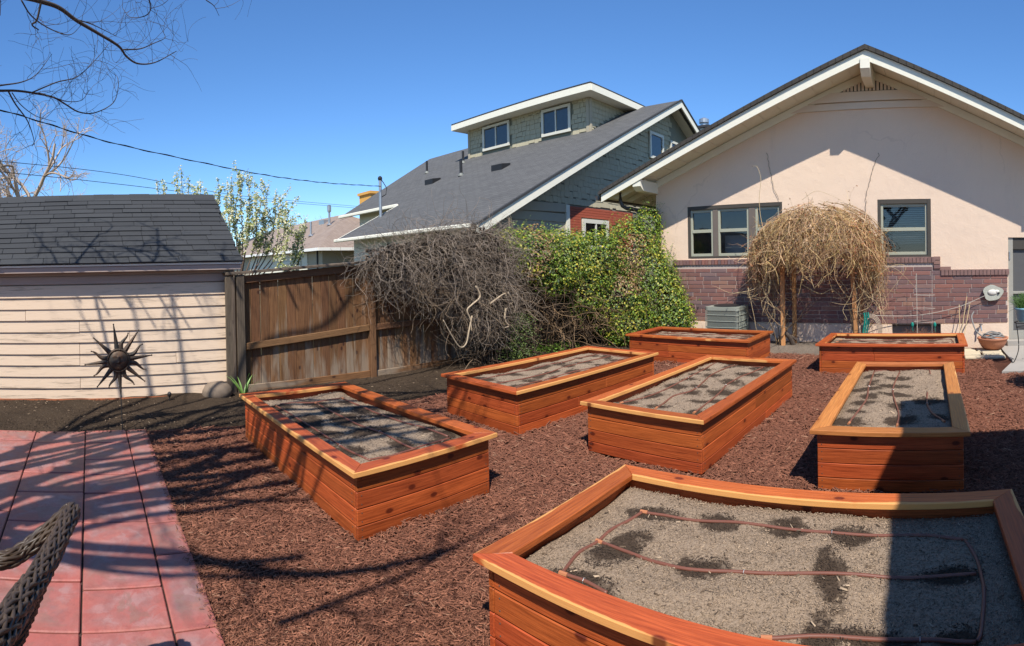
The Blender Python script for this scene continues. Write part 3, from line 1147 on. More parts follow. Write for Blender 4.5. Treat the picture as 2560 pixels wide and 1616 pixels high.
for y0 in np.arange(SY0 - .1, SY1 + .1, .3):
    rc = MB()
    y1 = min(y0 + .33, SY1 + .12)
    dz = random.uniform(0, .006)
    rc.prism([(RGX + .13, y0, RGZ - .075 + dz), (RGX, y0, RGZ + .03 + dz), (RGX - .13, y0, RGZ - .075 + dz), (RGX - .13, y0, RGZ - .06 + dz), (RGX, y0, RGZ + .045 + dz), (RGX + .13, y0, RGZ - .06 + dz)], (0, y1 - y0, 0))
    put('ridge_shingle', rc, M['shingle'], rf)

# ------------------------------------------------------------------ fence
XF = -7.42
fence = thing('board_fence', (XF, 6, 0), 'weathered brown board fence between pink shed and ivy', 'fence')
posts = [2.12, 4.27, 6.5, 8.7, 10.55]
rail = [(1.66, .70, .06), (1.80, .845, .06), (1.84, .88, .07), (1.86, .90, .08), (1.88, .92, .08)]
for i, y in enumerate(posts):
    board('post', (XF + .035, y, -.1), (XF + .035, y, rail[i][0] + .07), .10 if i else .12, .10, (1, 0, 0), M['cedar_dark'] if i else M['greywood'], fence, c=.006)
for y, w in ((2.01, .05), (1.945, .09)):                  # doubled boards against the shed corner
    board('post', (XF + .06, y, .0), (XF + .06, y, 1.70), w, .06, (1, 0, 0), M['greywood'], fence, c=.006)
for i in range(len(posts) - 1):
    y0, y1 = posts[i] + .055, posts[i + 1] - .055
    if i == 0:
        y0 += .02
    t0, t1 = rail[i], rail[i + 1]
    board('rail', (XF + .02, y0, t0[0]), (XF + .02, y1, t1[0]), .11, .04, (1, 0, 0), M['cedar_dark'], fence, c=.005)
    board('rail', (XF + .035, y0, t0[1]), (XF + .035, y1, t1[1]), .095, .05, (1, 0, 0), M['cedar_dark'], fence, c=.005)
    board('kickboard', (XF + .03, y0, .085), (XF + .03, y1, .10), .13, .035, (1, 0, 0), M['cedar'], fence, c=.005)
    y0, y1 = y0 - .03, y1 + .03
    n = int(round((y1 - y0) / .142))
    for k in range(n):
        f = (k + .5) / n
        y = y0 + (y1 - y0) * f
        zt = t0[0] + (t1[0] - t0[0]) * f
        board('picket', (XF - .018 + random.uniform(-.004, .004), y, .03), (XF - .018, y + random.uniform(-.003, .003), zt), (y1 - y0) / n - random.uniform(.001, .003), .018, (1, 0, 0), M['cedar'], fence, c=.0065)
    cy0 = y0 - .03 if i else 1.9
    board('cap_board', (XF + .02, cy0, t0[0] + .085), (XF + .02, y1 + .02, t1[0] + .085), .17, .04, (0, 0, 1), M['greywood'], fence, c=.006)

# ------------------------------------------------------------------ green neighbour house
GX, GY0, GZ0, GS = -8.9, 7.87, 2.72, .506      # rake plane, eave line, slope
GYR = 17.8
GZR = GZ0 + (GYR - GY0) * GS


def gz(y):
    return GZ0 + (y - GY0) * GS if y < GYR else GZR - (y - GYR) * GS


gh = thing('sage_house', (-14, 14, 0), 'sage green shingled house with charcoal roof and wide dormer', 'house')
XWL = -9.5
gr = MB()
YM = 10.35
gr.add([(GX, GY0, GZ0), (-15.8, GY0, GZ0), (-15.8, YM, gz(YM)), (-20.3, YM, gz(YM)), (-24.0, GYR, GZR), (GX, GYR, GZR)], [(0, 1, 2, 3, 4, 5)])
gr.add([(GX, GYR, GZR), (-24.0, GYR, GZR), (-24.0, 27, gz(27)), (GX, 27, gz(27))], [(0, 1, 2, 3)])
lo = [(GX, GY0, GZ0 - .09), (-15.8, GY0, GZ0 - .09), (-15.8, YM, gz(YM) - .09), (-20.3, YM, gz(YM) - .09), (-24.0, GYR, GZR - .09), (GX, GYR, GZR - .09)]
gr.add(lo, [(5, 4, 3, 2, 1, 0)])
gr.add([(GX, GYR, GZR - .09), (-24, GYR, GZR - .09), (-24, 27, gz(27) - .09), (GX, 27, gz(27) - .09)], [(3, 2, 1, 0)])
groof = put('roof', gr, M['roof_green'], gh)
for a, b in (((GX, GY0), (GX, GYR)), ((GX, GYR), (GX, 27))):
    fb = MB()
    fb.prism([(GX - .03, a[1], gz(a[1]) - .035), (GX - .03, b[1], gz(b[1]) - .035), (GX - .03, b[1], gz(b[1]) - .27), (GX - .03, a[1], gz(a[1]) - .27)], (.05, 0, 0))
    put('rake_board', fb, M['trim'], groof)
    fb = MB()
    fb.prism([(GX - .03, a[1], gz(a[1]) + .025), (GX - .03, b[1], gz(b[1]) + .025), (GX - .03, b[1], gz(b[1]) - .034), (GX - .03, a[1], gz(a[1]) - .034)], (.08, 0, 0))
    put('shingle_edge', fb, M['shingle'], groof)
    fb = MB()
    fb.prism([(XWL, a[1], gz(a[1]) - .13), (XWL, b[1], gz(b[1]) - .13), (XWL, b[1], gz(b[1]) - .15), (XWL, a[1], gz(a[1]) - .15)], (.36, 0, 0))
    put('soffit', fb, M['cream_siding'], groof)
board('gutter', (GX - .2, GY0 - .05, GZ0 - .04), (-15.85, GY0 - .05, GZ0 - .04), .10, .10, (0, -1, 0), M['trim'], groof, c=.02)
board('gutter', (-15.85, YM - .05, gz(YM) - .03), (-20.4, YM - .05, gz(YM) - .03), .12, .10, (0, -1, 0), M['trim'], groof, c=.02)
board('left_rake', (-15.82, GY0, GZ0 - .05), (-15.82, YM, gz(YM) - .05), .10, .04, (-1, 0, 0), M['trim'], groof)
# walls: backing, then shingles as single pieces
gw = MB()
gw.prism([(XWL, 8.45, 0), (XWL, 8.45, gz(8.45) - .15), (XWL, GYR, GZR - .15), (XWL, 27, gz(27) - .15), (XWL, 27, 0)], (-.1, 0, 0))
gwall = put('wall', gw, M['sage_back'], gh)
gw = MB()
gw.box((-15.6, 8.4, 0), (XWL - .1, 8.46, GZ0 + .1))
gw.box((-19.6, YM + .5, 0), (-15.6, YM + .6, gz(YM) + .1))
put('front_wall', gw, M['cream_siding'], gh)
pieces = []
EXP = .178
z = 3.46
row = 0
while z < 7.4:
    y = 9.0 + random.random() * .2
    while y < 19.5:
        w = random.uniform(.13, .27)
        if gz(y + w / 2) - .2 > z + .05 and gz(y) - .2 > z:
            pieces.append((y, w, z, min(EXP, gz(y + w / 2) - .17 - z)))
        y += w
    z += EXP
    row += 1


def shingle_rows(pieces, mk, parent, limit):
    pieces = sorted(pieces, key=lambda p: -(p[1] * p[3]) / (p[0] if p[0] > 0 else 1))
    for i, p in enumerate(pieces[:limit]):
        mk(*p)
    return pieces[limit:]


def gshingle(y, w, z, h):
    dz = random.choice([0, 0, .018, .035])
    board('wall_shingle', (XWL + .02, y + .004, z + h / 2 + .02 + dz / 2), (XWL + .02, y + w - .004, z + h / 2 + .02 + dz / 2), round(h + .03 - dz, 2), .009, (.997, 0, .06), M['sage'], gwall, c=.002)


pieces = [p for p in pieces if p[0] < 17.9]
left = shingle_rows(pieces, gshingle, gwall, 200)
if left:
    rb = MB()
    for (y, w, z, h) in left:
        rb.add([(XWL + .032, y + .004, z), (XWL + .032, y + w - .004, z), (XWL + .014, y + w - .004, z + h), (XWL + .014, y + .004, z + h), (XWL, y + .004, z), (XWL, y + w - .004, z)], [(0, 1, 2, 3), (0, 4, 5, 1)])
    put('wall_shingle', rb, M['sage'], gwall, kind='stuff')
board('belt_board', (XWL + .025, 9.75, 3.30), (XWL + .025, 11.72, 3.34), .24, .04, (1, 0, 0), M['sage_lap'], gh)
board('post', (XWL + .03, 11.75, 0), (XWL + .03, 11.75, 3.44), .16, .06, (1, 0, 0), M['cream_siding'], gh)
for k in range(10):
    zl = 3.06 - k * .24
    board('lap_board', (XWL + .012, max(8.5, GY0 + (zl + .36 - GZ0) / GS), zl), (XWL + .012, 11.66, zl), .245, .02, (.99, 0, .1), M['sage_lap'], gh)
rbk = thing_child('brick_panel', (XWL, 13.4, 0), gh)
for k in range(16):
    z = 3.38 - k * .075
    if z > 3.08:
        board('brick_course', (XWL + .02, 11.85, z), (XWL + .02, 15.2, z), .069, .03, (1, 0, 0), M['redbrick'], rbk, c=.004)
    else:
        board('brick_course', (XWL + .02, 11.85, z), (XWL + .02, 12.38, z), .069, .03, (1, 0, 0), M['redbrick'], rbk, c=.004)
        board('brick_course', (XWL + .02, 13.75, z), (XWL + .02, 15.2, z), .069, .03, (1, 0, 0), M['redbrick'], rbk, c=.004)
bk = MB()
bk.add([(XWL + .045, 14.2, 2.98), (XWL + .045, 15.35, 2.98), (XWL + .045, 15.35, 0), (XWL + .045, 14.2, 0)], [(0, 1, 2, 3)])


def fixed_window(c, w, h, nx, parent, axis, frame_w=.09, panes=2, depth=.05):
    """a framed window on a wall; axis 'x' faces +X, 'y' faces -Y"""
    c = Vector(c)
    wn_ = thing_child('window', c, parent)
    u = Vector((0, 1, 0)) if axis == 'x' else Vector((1, 0, 0))
    n_ = Vector((1, 0, 0)) if axis == 'x' else Vector((0, -1, 0))
    up_ = Vector((0, 0, 1))
    for s_ in (-1, 1):
        board('frame', c + u * s_ * (w / 2 - frame_w / 2) + n_ * .03, c + u * s_ * (w / 2 - frame_w / 2) + n_ * .03 + up_ * h, frame_w, .06, n_, M['vinyl'], wn_)
    board('frame', c - u * (w / 2 - frame_w) + n_ * .03 + up_ * (h - frame_w / 2), c + u * (w / 2 - frame_w) + n_ * .03 + up_ * (h - frame_w / 2), frame_w, .06, n_, M['vinyl'], wn_)
    board('frame', c - u * (w / 2 - frame_w) + n_ * .03 + up_ * frame_w / 2, c + u * (w / 2 - frame_w) + n_ * .03 + up_ * frame_w / 2, frame_w, .06, n_, M['vinyl'], wn_)
    if panes > 1:
        board('meeting_rail', c + n_ * .028 + up_ * frame_w, c + n_ * .028 + up_ * (h - frame_w), .05, .05, n_, M['vinyl'], wn_)
    p = MB()
    a, b = c - u * (w / 2 - frame_w), c + u * (w / 2 - frame_w)
    p.poly([tuple(a + n_ * .02 + up_ * frame_w), tuple(b + n_ * .02 + up_ * frame_w), tuple(b + n_ * .02 + up_ * (h - frame_w)), tuple(a + n_ * .02 + up_ * (h - frame_w))])
    put('pane', p, M['glass'], wn_)
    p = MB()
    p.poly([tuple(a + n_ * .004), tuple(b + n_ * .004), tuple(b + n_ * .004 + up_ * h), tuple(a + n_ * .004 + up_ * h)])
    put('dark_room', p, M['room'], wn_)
    return wn_


fixed_window((XWL + .03, 13.06, 2.2), 1.32, .88, 1, gh, 'x', .12, 2)
fixed_window((XWL + .04, 16.85, 5.45), 1.0, .95, 1, gh, 'x', .10, 1)
fixed_window((XWL + .04, 18.2, 5.75), .6, .6, 1, gh, 'x', .09, 1)
# porch bracket below the rake
pbk = MB()
pbk.prism([(XWL + .03, 9.0, 2.98), (XWL + .03, 9.0, 2.82), (XWL + .03, 8.1, 2.45), (XWL + .03, 8.0, 2.62), (XWL + .03, 8.4, 2.98)], (.12, 0, 0))
put('porch_bracket', pbk, M['trim'], gh)
# dormer
DY, DX0, DX1 = 15.1, -17.5, -11.1
dm = thing_child('dormer', ((DX0 + DX1) / 2, DY, gz(DY)), gh)
dm_win = gh
db = MB()
db.box((DX0, DY, gz(DY) - .2), (DX1, DY + .1, 7.56))
db.prism([(DX1 - .1, DY + .1, gz(DY) - .1), (DX1 - .1, 17.9, 7.56), (DX1 - .1, DY + .1, 7.56)], (.1, 0, 0))
db.prism([(DX0, DY + .1, gz(DY) - .1), (DX0, 17.9, 7.56), (DX0, DY + .1, 7.56)], (.1, 0, 0))
put('wall', db, M['sage_back'], dm)
dps = []
for r_ in range(8):
    z = gz(DY) - .02 + r_ * .178
    x = DX0 + .1
    while x < DX1 - .12:
        w = random.uniform(.16, .32)
        xb = min(x + w, DX1 - .12)
        inwin = any(a - .05 < (x + xb) / 2 < b + .05 and za - .1 < z + .09 < zb + .02 for a, b, za, zb in ((-16.55, -14.98, 6.42, 7.5), (-13.28, -11.9, 6.42, 7.5)))
        if not inwin and z < 7.5:
            dps.append((x, xb, z))
        x += w
for (x, xb, z) in dps[:120]:
    dz = random.choice([0, 0, .02, .035])
    board('wall_shingle', (x + .005, DY - .016, z + .1 + dz / 2), (xb - .005, DY - .016, z + .1 + dz / 2), .2 - dz, .014, (0, -.99, .1), M['sage'], dm, c=.002)
rest = MB()
for (x, xb, z) in dps[120:]:
    rest.box((x + .005, DY - .022, z), (xb - .005, DY - .004, z + .19))
for r_ in range(8):
    z = gz(DY) + .0 + r_ * .178
    y = DY + .05
    while y < 18.2:
        w = random.uniform(.16, .3)
        if gz(y + w) < z + .16 and z < 7.5:
            rest.add([(DX1 + .028, y + .005, max(z, gz(y + w) - .02)), (DX1 + .028, y + w - .005, max(z, gz(y + w) - .02)), (DX1 + .008, y + w - .005, z + .185), (DX1 + .008, y + .005, z + .185)], [(0, 1, 2, 3)])
        y += w
put('wall_shingle', rest, M['sage'], dm, kind='stuff')
for x in (DX0 + .05, DX1 - .055):
    board('corner_board', (x, DY - .03, gz(DY) - .12), (x, DY - .03, 7.55), .12, .05, (0, -1, 0), M['sage_lap'], dm)
board('corner_board', (DX1 + .03, DY + .03, gz(DY) - .12), (DX1 + .03, DY + .03, 7.55), .10, .05, (1, 0, 0), M['sage_lap'], dm)
for (xa, xb) in ((-16.55, -14.98), (-13.28, -11.9)):
    fixed_window(((xa + xb) / 2, DY - .03, 6.5 if xa < -15 else 6.5), xb - xa, 1.0, 2, dm_win, 'y', .10, 2)
dr_ = MB()
dr_.box((-17.92, 14.48, 7.785), (-10.58, 18.4, 7.84))
droof = put('dormer_roof', dr_, M['shingle'], gh)
dsf = MB()
dsf.box((-17.88, 14.53, 7.565), (-10.62, 18.2, 7.60))
put('soffit', dsf, M['trim'], droof)
board('fascia', (-17.92, 14.50, 7.67), (-10.58, 14.50, 7.67), .225, .05, (0, -1, 0), M['trim'], droof)
board('fascia', (-10.59, 14.53, 7.67), (-10.59, 18.3, 7.67), .225, .05, (1, 0, 0), M['trim'], droof)
board('fascia', (-17.91, 14.53, 7.67), (-17.91, 18.3, 7.67), .225, .05, (-1, 0, 0), M['trim'], droof)
# pipes and vents on its roof
for (x, y, h, r_) in ((-19.5, 14.3, .55, .05), (-17.2, 14.5, .5, .05), (-14.9, 12.45, .55, .055)):
    b = MB()
    b.tube([(x, y, gz(y) - .05), (x, y, gz(y) + h)], r_, 10)
    pp = put('vent_pipe', b, M['black'], gh)
    b = MB()
    b.lathe([(.12, -.02), (.08, .05), (.06, .09)], (x, y, gz(y)), 12)
    put('flashing', b, M['fin'], pp)
for (x, y) in ((-16.55, 12.3), (-12.68, 12.2)):
    b = MB()
    b.prism([(x - .25, y - .1, gz(y - .1)), (x - .25, y - .1, gz(y - .1) + .2), (x - .25, y + .3, gz(y + .3) + .06), (x - .25, y + .3, gz(y + .3))], (.5, 0, 0))
    put('roof_vent', b, M['black'], gh)
# second chimney behind the ridge
b = MB()
b.box((-9.95, 21.0, 4), (-9.25, 21.9, gz(21) + 1.35))
ch = put('chimney', b, M['cream_siding'], gh)
b = MB()
b.box((-10.03, 20.92, gz(21) + 1.36), (-9.17, 21.98, gz(21) + 1.46))
put('chimney_cap', b, M['shingle'], ch)
b = MB()
b.lathe([(.16, 0), (.16, .18), (.22, .2), (.22, .36), (.1, .42)], (-9.6, 21.4, gz(21) + 1.46), 14)
put('flue', b, M['steel'], ch)
# service mast
b = MB()
mx_, my_ = -15.5, 9.4
b.tube([(mx_, my_, gz(my_) - .1), (mx_, my_, 4.72)], .05, 10)
mast = put('service_mast', b, M['steel'], gh)
b = MB()
b.ball((mx_, my_, 4.78), (.08, .08, .09), 10, 6)
b.tube([(mx_ + .05, my_, 4.76), (mx_ + .25, my_ - .02, 4.6), (mx_ + .42, my_, 4.4), (mx_ + .35, my_, 4.2), (mx_ + .1, my_, 4.15)], .015, 6)
put('weatherhead', b, M['black'], mast)

# ------------------------------------------------------------------ far houses
th = thing('hipped_house', (-33, 16, 0), 'white clapboard house with tan hipped roof behind the fence', 'house')
tc0 = (-26.0, 11.85)
b = MB()
e = 2.88
ap, ap2 = (-31.6, 16.4, 5.35), (-46, 16.4, 5.35)
b.add([(-26, 11.85, e), (-50, 11.85, e), ap2, ap, (-26, 21, e), (-50, 21, e)], [(0, 3, 2, 1), (0, 4, 3), (4, 5, 2, 3)])
b.add([(-26, 11.85, e - .1), (-50, 11.85, e - .1), (-50, 21, e - .1), (-26, 21, e - .1)], [(0, 1, 2, 3)])
tr_ = put('roof', b, M['roof_tan'], th)
board('eave_board', (-26.0, 11.83, e - .06), (-50, 11.83, e - .06), .16, .05, (0, -1, 0), M['white'], tr_)
board('eave_board', (-25.98, 11.86, e - .06), (-25.98, 21, e - .06), .16, .05, (1, 0, 0), M['white'], tr_)
b = MB()
b.box((-49.5, 12.4, 0), (-26.7, 20.4, e - .1))
tw = put('wall', b, M['sage_lap'], th)
for k in range(9):
    board('clapboard', (-40, 12.37, 2.62 - k * .2), (-28.7, 12.37, 2.62 - k * .2), .205, .03, (0, -.99, .12), M['cream_siding'], tw)
fixed_window((-31.2, 12.34, 1.3), 3.2, .95, 2, th, 'y', .18, 2)
board('corner_post', (-27.3, 12.36, 0), (-27.3, 12.36, e - .1), .12, .05, (0, -1, 0), M['black'], tw)
for (x, y, h) in ((-30.9, 13.6, .9), (-30.9, 14.9, .85)):
    z = e + (y - 11.85) * (5.35 - e) / 4.55
    b = MB()
    b.tube([(x, y, z - .05), (x, y, z + h)], .07, 10)
    b.lathe([(.22, 0), (.10, .1)], (x, y, z), 12)
    if y > 14:
        b.lathe([(.12, 0), (.13, .1), (.13, .4), (.05, .45)], (x, y, z + h), 12)
    put('vent_pipe', b, M['steel'], th)
b = MB()
b.box((-33.4, 15.3, 4.7), (-32.6, 15.9, 5.05))
put('skylight', b, M['steel'], th)
b = MB()
b.box((-31.4, 17.4, 3.5), (-29.9, 18.6, 6.55))
ch = put('chimney', b, M['chimney_tan'], th)
b = MB()
b.box((-31.5, 17.3, 6.55), (-29.8, 18.7, 6.72))
put('chimney_cap', b, M['chimney_tan'], ch)

dh = thing('slate_roofed_house', (-60, 17, 0), 'distant house with plain dark grey roof beyond the blossom', 'house')
b = MB()
b.add([(-46, 16, 3.2), (-70, 16, 3.2), (-70, 23, 6.6), (-52, 23, 6.6), (-46, 30, 3.2), (-70, 30, 3.2)], [(0, 3, 2, 1), (0, 4, 3), (4, 5, 2, 3)])
put('roof', b, M['shingle'], dh)
b = MB()
b.box((-69.5, 16.6, 0), (-46.6, 29.4, 3.18))
put('wall', b, M['cream_siding'], dh)

# ------------------------------------------------------------------ unseen porch roof, inferred and added to cast the shade on the near beds
PH = 3.3
pcx, pcy = -.33 + SHX * (PH + .2 - .42), 5.15 + SHY * (PH + .2 - .42)
por = thing('unseen_porch', (pcx + 1.5, pcy - 3.5, 0), 'unseen white porch roof right of the raised beds, added to shade them', 'porch')
b = MB()
b.prism([(pcx, pcy, PH), (pcx + .40, pcy - 9, PH), (pcx + .40, pcy - 9, PH + .2), (pcx, pcy, PH + .2)], (5.0, .35, 0))
put('roof', b, M['trim'], por)
b = MB()
b.box((pcx + 3.2, pcy - 8.6, 0), (pcx + 3.3, pcy - .2, PH - .004))
put('wall', b, M['stucco'], por)
for y in (pcy - .4, pcy - 4.0, pcy - 8):
    board('post', (pcx + .6, y, 0), (pcx + .6, y, PH - .003), .14, .14, (0, 1, 0), M['trim'], por, c=.01)

# ------------------------------------------------------------------ raised beds
TOP, CT, OV, CWD, BT = .48, .036, .05, .132, .032
BEDS = {   # x0, y0, angle, length, width, and which way the width goes
    'A': (-3.04, 1.599, 180 + R(1) * 0 + 1.15, 2.472, 1.282, -1),
    'B': (-3.847, 3.890, 90 - 1.43, 2.812, 1.307, 1),
    'C': (-1.826, 3.969, 90 - 1.15, 2.798, 1.286, 1),
    'D': (-2.948, 8.257, 180 - .57, 2.414, 1.284, -1),
    'E': (-1.834, 8.170, -.4, 2.359, 1.277, 1),
    'F': (.272, 3.992, 90.46, 2.742, 1.221, 1),
    'G': (-1.928, 2.943, 2.0, 2.372, 1.351, -1)}
BL = {
    'A': 'redwood raised bed striped by branch shadows, nearest the patio and sun ornament',
    'B': 'long redwood raised bed beside the fence and dead vine tangle',
    'C': 'long redwood raised bed in the middle, three drip tubes running its length',
    'D': 'redwood raised bed in front of the air conditioner and ivy',
    'E': 'redwood raised bed below the basement window, right of the arbor',
    'F': 'redwood raised bed seen end on, half shaded, pale cap board facing the viewer',
    'G': 'closest raised bed, large in the bottom right corner, partly in shade'}
BZ = {'A': 0, 'B': .015, 'C': .012, 'D': -.005, 'E': -.008, 'F': .012, 'G': -.008}


def make_bed(k):
    x0, y0, ang, L, W, sg = BEDS[k]
    a = R(ang)
    e1 = Vector((math.cos(a), math.sin(a), 0))
    e2 = Vector((-math.sin(a), math.cos(a), 0)) * sg
    org = Vector((x0, y0, 0)) + e1 * L / 2 + e2 * W / 2
    bed = thing('raised_bed', (org.x, org.y, BZ[k]), BL[k], 'raised bed', 'redwood raised beds', rz=a if abs(math.cos(a)) > -1 else a, local=True)
    hl, hw = L / 2, W / 2
    # boards: the ends run full width, the sides butt against them
    hs = [.095, .114, .114, .114]
    z = -.0
    bw, bl = hw - OV, hl - OV
    zt = TOP - CT - .001
    z = zt - sum(hs)
    for h in hs:
        zc = z + h / 2
        for s_ in (-1, 1):
            board('end_board', (s_ * (bl - BT / 2), -bw, zc), (s_ * (bl - BT / 2), bw, zc), h - .005, BT, (s_, 0, 0), M['redwood'], bed, c=.004)
            if L > 2.6 or random.random() < .35:
                cut = random.uniform(-.35, .35)
                segs = ((-bl + BT + .001, cut - .001), (cut + .001, bl - BT - .001))
            else:
                segs = ((-bl + BT + .001, bl - BT - .001),)
            for (p, q) in segs:
                board('side_board', (p, s_ * (bw - BT / 2 - .001), zc), (q, s_ * (bw - BT / 2 - .001), zc), h - .005, BT, (0, s_, 0), M['redwood'], bed, c=.005)
        z += h
    # mitred cap boards
    for (l, w, rot) in ((L, CWD, 0), (L, CWD, math.pi), (W, CWD, math.pi / 2), (W, CWD, -math.pi / 2)):
        m_ = MB()
        x, i_, c_ = l / 2, l / 2 - CWD, .004
        y0_, y1_ = -CWD / 2, CWD / 2
        n = 10
        vs, fs = [], []
        def row(inset, z_):
            r_ = []
            for (xx, yy) in ((-x + inset, y0_ + inset), (x - inset, y0_ + inset), (i_ - inset * .2, y1_ - inset), (-i_ + inset * .2, y1_ - inset)):
                r_.append((xx, yy, z_))
            return r_
        g_ = .0012
        rows_ = [row(g_ + c_, -CT / 2), row(g_, -CT / 2 + c_), row(g_, CT / 2 - c_), row(g_ + c_, CT / 2)]
        for r_ in rows_:
            vs += r_
        fs = [(3, 2, 1, 0), (12, 13, 14, 15)]
        for i in range(3):
            for j in range(4):
                q = (j + 1) % 4
                fs.append((i * 4 + j, i * 4 + q, i * 4 + 4 + q, i * 4 + 4 + j))
        m_.add(vs, fs)
        me = m_.mesh('cap_board')
        setmat(me, M['redwood_pale'] if k == 'F' else M['redwood_cap'])
        o = bpy.data.objects.new('cap_board', me)
        half = (W if rot in (0, math.pi) else L) / 2 - CWD / 2
        d = Matrix.Rotation(rot, 3, 'Z') @ Vector((0, -1, 0))
        link(o, bed)
        o.location = d * half + Vector((0, 0, TOP - CT / 2))
        o.rotation_euler = (0, 0, rot)
    # screws
    sc = MB()
    for s_ in (-1, 1):
        z = zt - sum(hs)
        for h in hs:
            for dz in (.25, .75):
                for y in (-bw + .035, bw - .035):
                    sc.ball((s_ * bl, y, z + h * dz), (.003, .0045, .0045), 6, 4)
                for x_ in (-bl + .07, bl - .07):
                    sc.ball((x_, s_ * (bw - .001), z + h * dz), (.0045, .003, .0045), 6, 4)
            z += h
    put('screw', sc, M['casing'], bed, kind='stuff')
    return bed, (e1, e2, org, a)


def to_bed(k, px, py, z=.43):
    """where a measured direction meets the soil of a bed, in the bed's own frame"""
    e1, e2, org, a = BF[k]
    p = at(px, py, Z=z) - org
    c_, s_ = math.cos(a), math.sin(a)
    return (c_ * p.x + s_ * p.y, -s_ * p.x + c_ * p.y)


BF, BO = {}, {}
for k in BEDS:
    BO[k], BF[k] = make_bed(k)


def spline(pts, n=8):
    p = np.asarray([tuple(q) for q in pts], float)
    if len(p) < 3:
        t = np.linspace(0, 1, n)[:, None]
        return p[0] * (1 - t) + p[-1] * t
    P = np.vstack([2 * p[0] - p[1], p, 2 * p[-1] - p[-2]])
    out = []
    for i in range(1, len(P) - 2):
        t = np.linspace(0, 1, n, endpoint=False)[:, None]
        a, b, c_, d = P[i - 1], P[i], P[i + 1], P[i + 2]
        out.append(.5 * (2 * b + (c_ - a) * t + (2 * a - 5 * b + 4 * c_ - d) * t ** 2 + (3 * b - a - 3 * c_ + d) * t ** 3))
    out.append(p[-1:])
    return np.vstack(out)


SOILZ = .428
# drip lines measured in the picture, otherwise three runs along the bed
def runs(k, L, W):
    i_, w_ = L / 2 - .25, W / 2 - .30
    wob = lambda a: random.uniform(-.03, .03) * a
    ln = [[(-i_ + wob(1), y + wob(1)), (-i_ / 3, y + wob(1.4)), (i_ / 3, y + wob(1.4)), (i_ + wob(1), y + wob(1))] for y in (-w_ * .85, 0, w_ * .85)]
    hd = [[(i_ + .02, -w_ * .85), (i_ + .05, 0), (i_ + .02, w_ * .85)]]
    return ln, hd


DRIP = {}
for k in BEDS:
    DRIP[k] = runs(k, BEDS[k][3], BEDS[k][4])
q = lambda pts, k: [to_bed(k, *p) for p in pts]
DRIP['G'] = ([q([(1606, 1263), (1700, 1279), (1860, 1299), (2080, 1319), (2290, 1327), (2408, 1334)], 'G'),
              q([(1495, 1333), (1590, 1371), (1700, 1404), (1860, 1418), (2050, 1425), (2250, 1427), (2440, 1414)], 'G'),
              q([(1404, 1423), (1460, 1442), (1517, 1469)], 'G'),
              q([(1910, 1580), (2080, 1578), (2300, 1583), (2440, 1587)], 'G')],
             [q([(1606, 1263), (1540, 1301), (1495, 1333), (1440, 1375), (1404, 1423)], 'G'),
              q([(2412, 1334), (2440, 1372), (2452, 1414), (2460, 1470), (2452, 1560), (2444, 1586)], 'G')])
DRIP['A'] = ([q([(780, 1003), (850, 1050), (950, 1100), (1025, 1118)], 'A'), q([(790, 1005), (870, 1045), (950, 1080), (1036, 1118)], 'A')][1:] +
             [q([(856, 990), (930, 1022), (1040, 1063), (1120, 1088)], 'A'), q([(690, 1015), (780, 1065), (850, 1105), (920, 1142)], 'A')],
             [q([(700, 1012), (780, 1003), (853, 990)], 'A'), q([(920, 1144), (980, 1132), (1036, 1118), (1125, 1090)], 'A')])
DRIP['C'] = ([q([(1552, 1008), (1620, 988), (1720, 945), (1790, 905)], 'C'), q([(1640, 1020), (1680, 990), (1740, 970), (1790, 930), (1845, 907)], 'C'),
              q([(1735, 1030), (1790, 990), (1815, 966), (1850, 945), (1910, 915)], 'C')],
             [q([(1790, 904), (1845, 905), (1912, 914)], 'C')])
DRIP['F'] = ([q([(2122, 1058), (2165, 1000), (2172, 965), (2186, 926)], 'F'), q([(2243, 1062), (2246, 1030), (2232, 975), (2250, 925)], 'F'),
              q([(2360, 1057), (2330, 1035), (2318, 1010), (2318, 982)], 'F')],
             [q([(2186, 926), (2230, 920), (2270, 921), (2318, 924), (2326, 935)], 'F')])


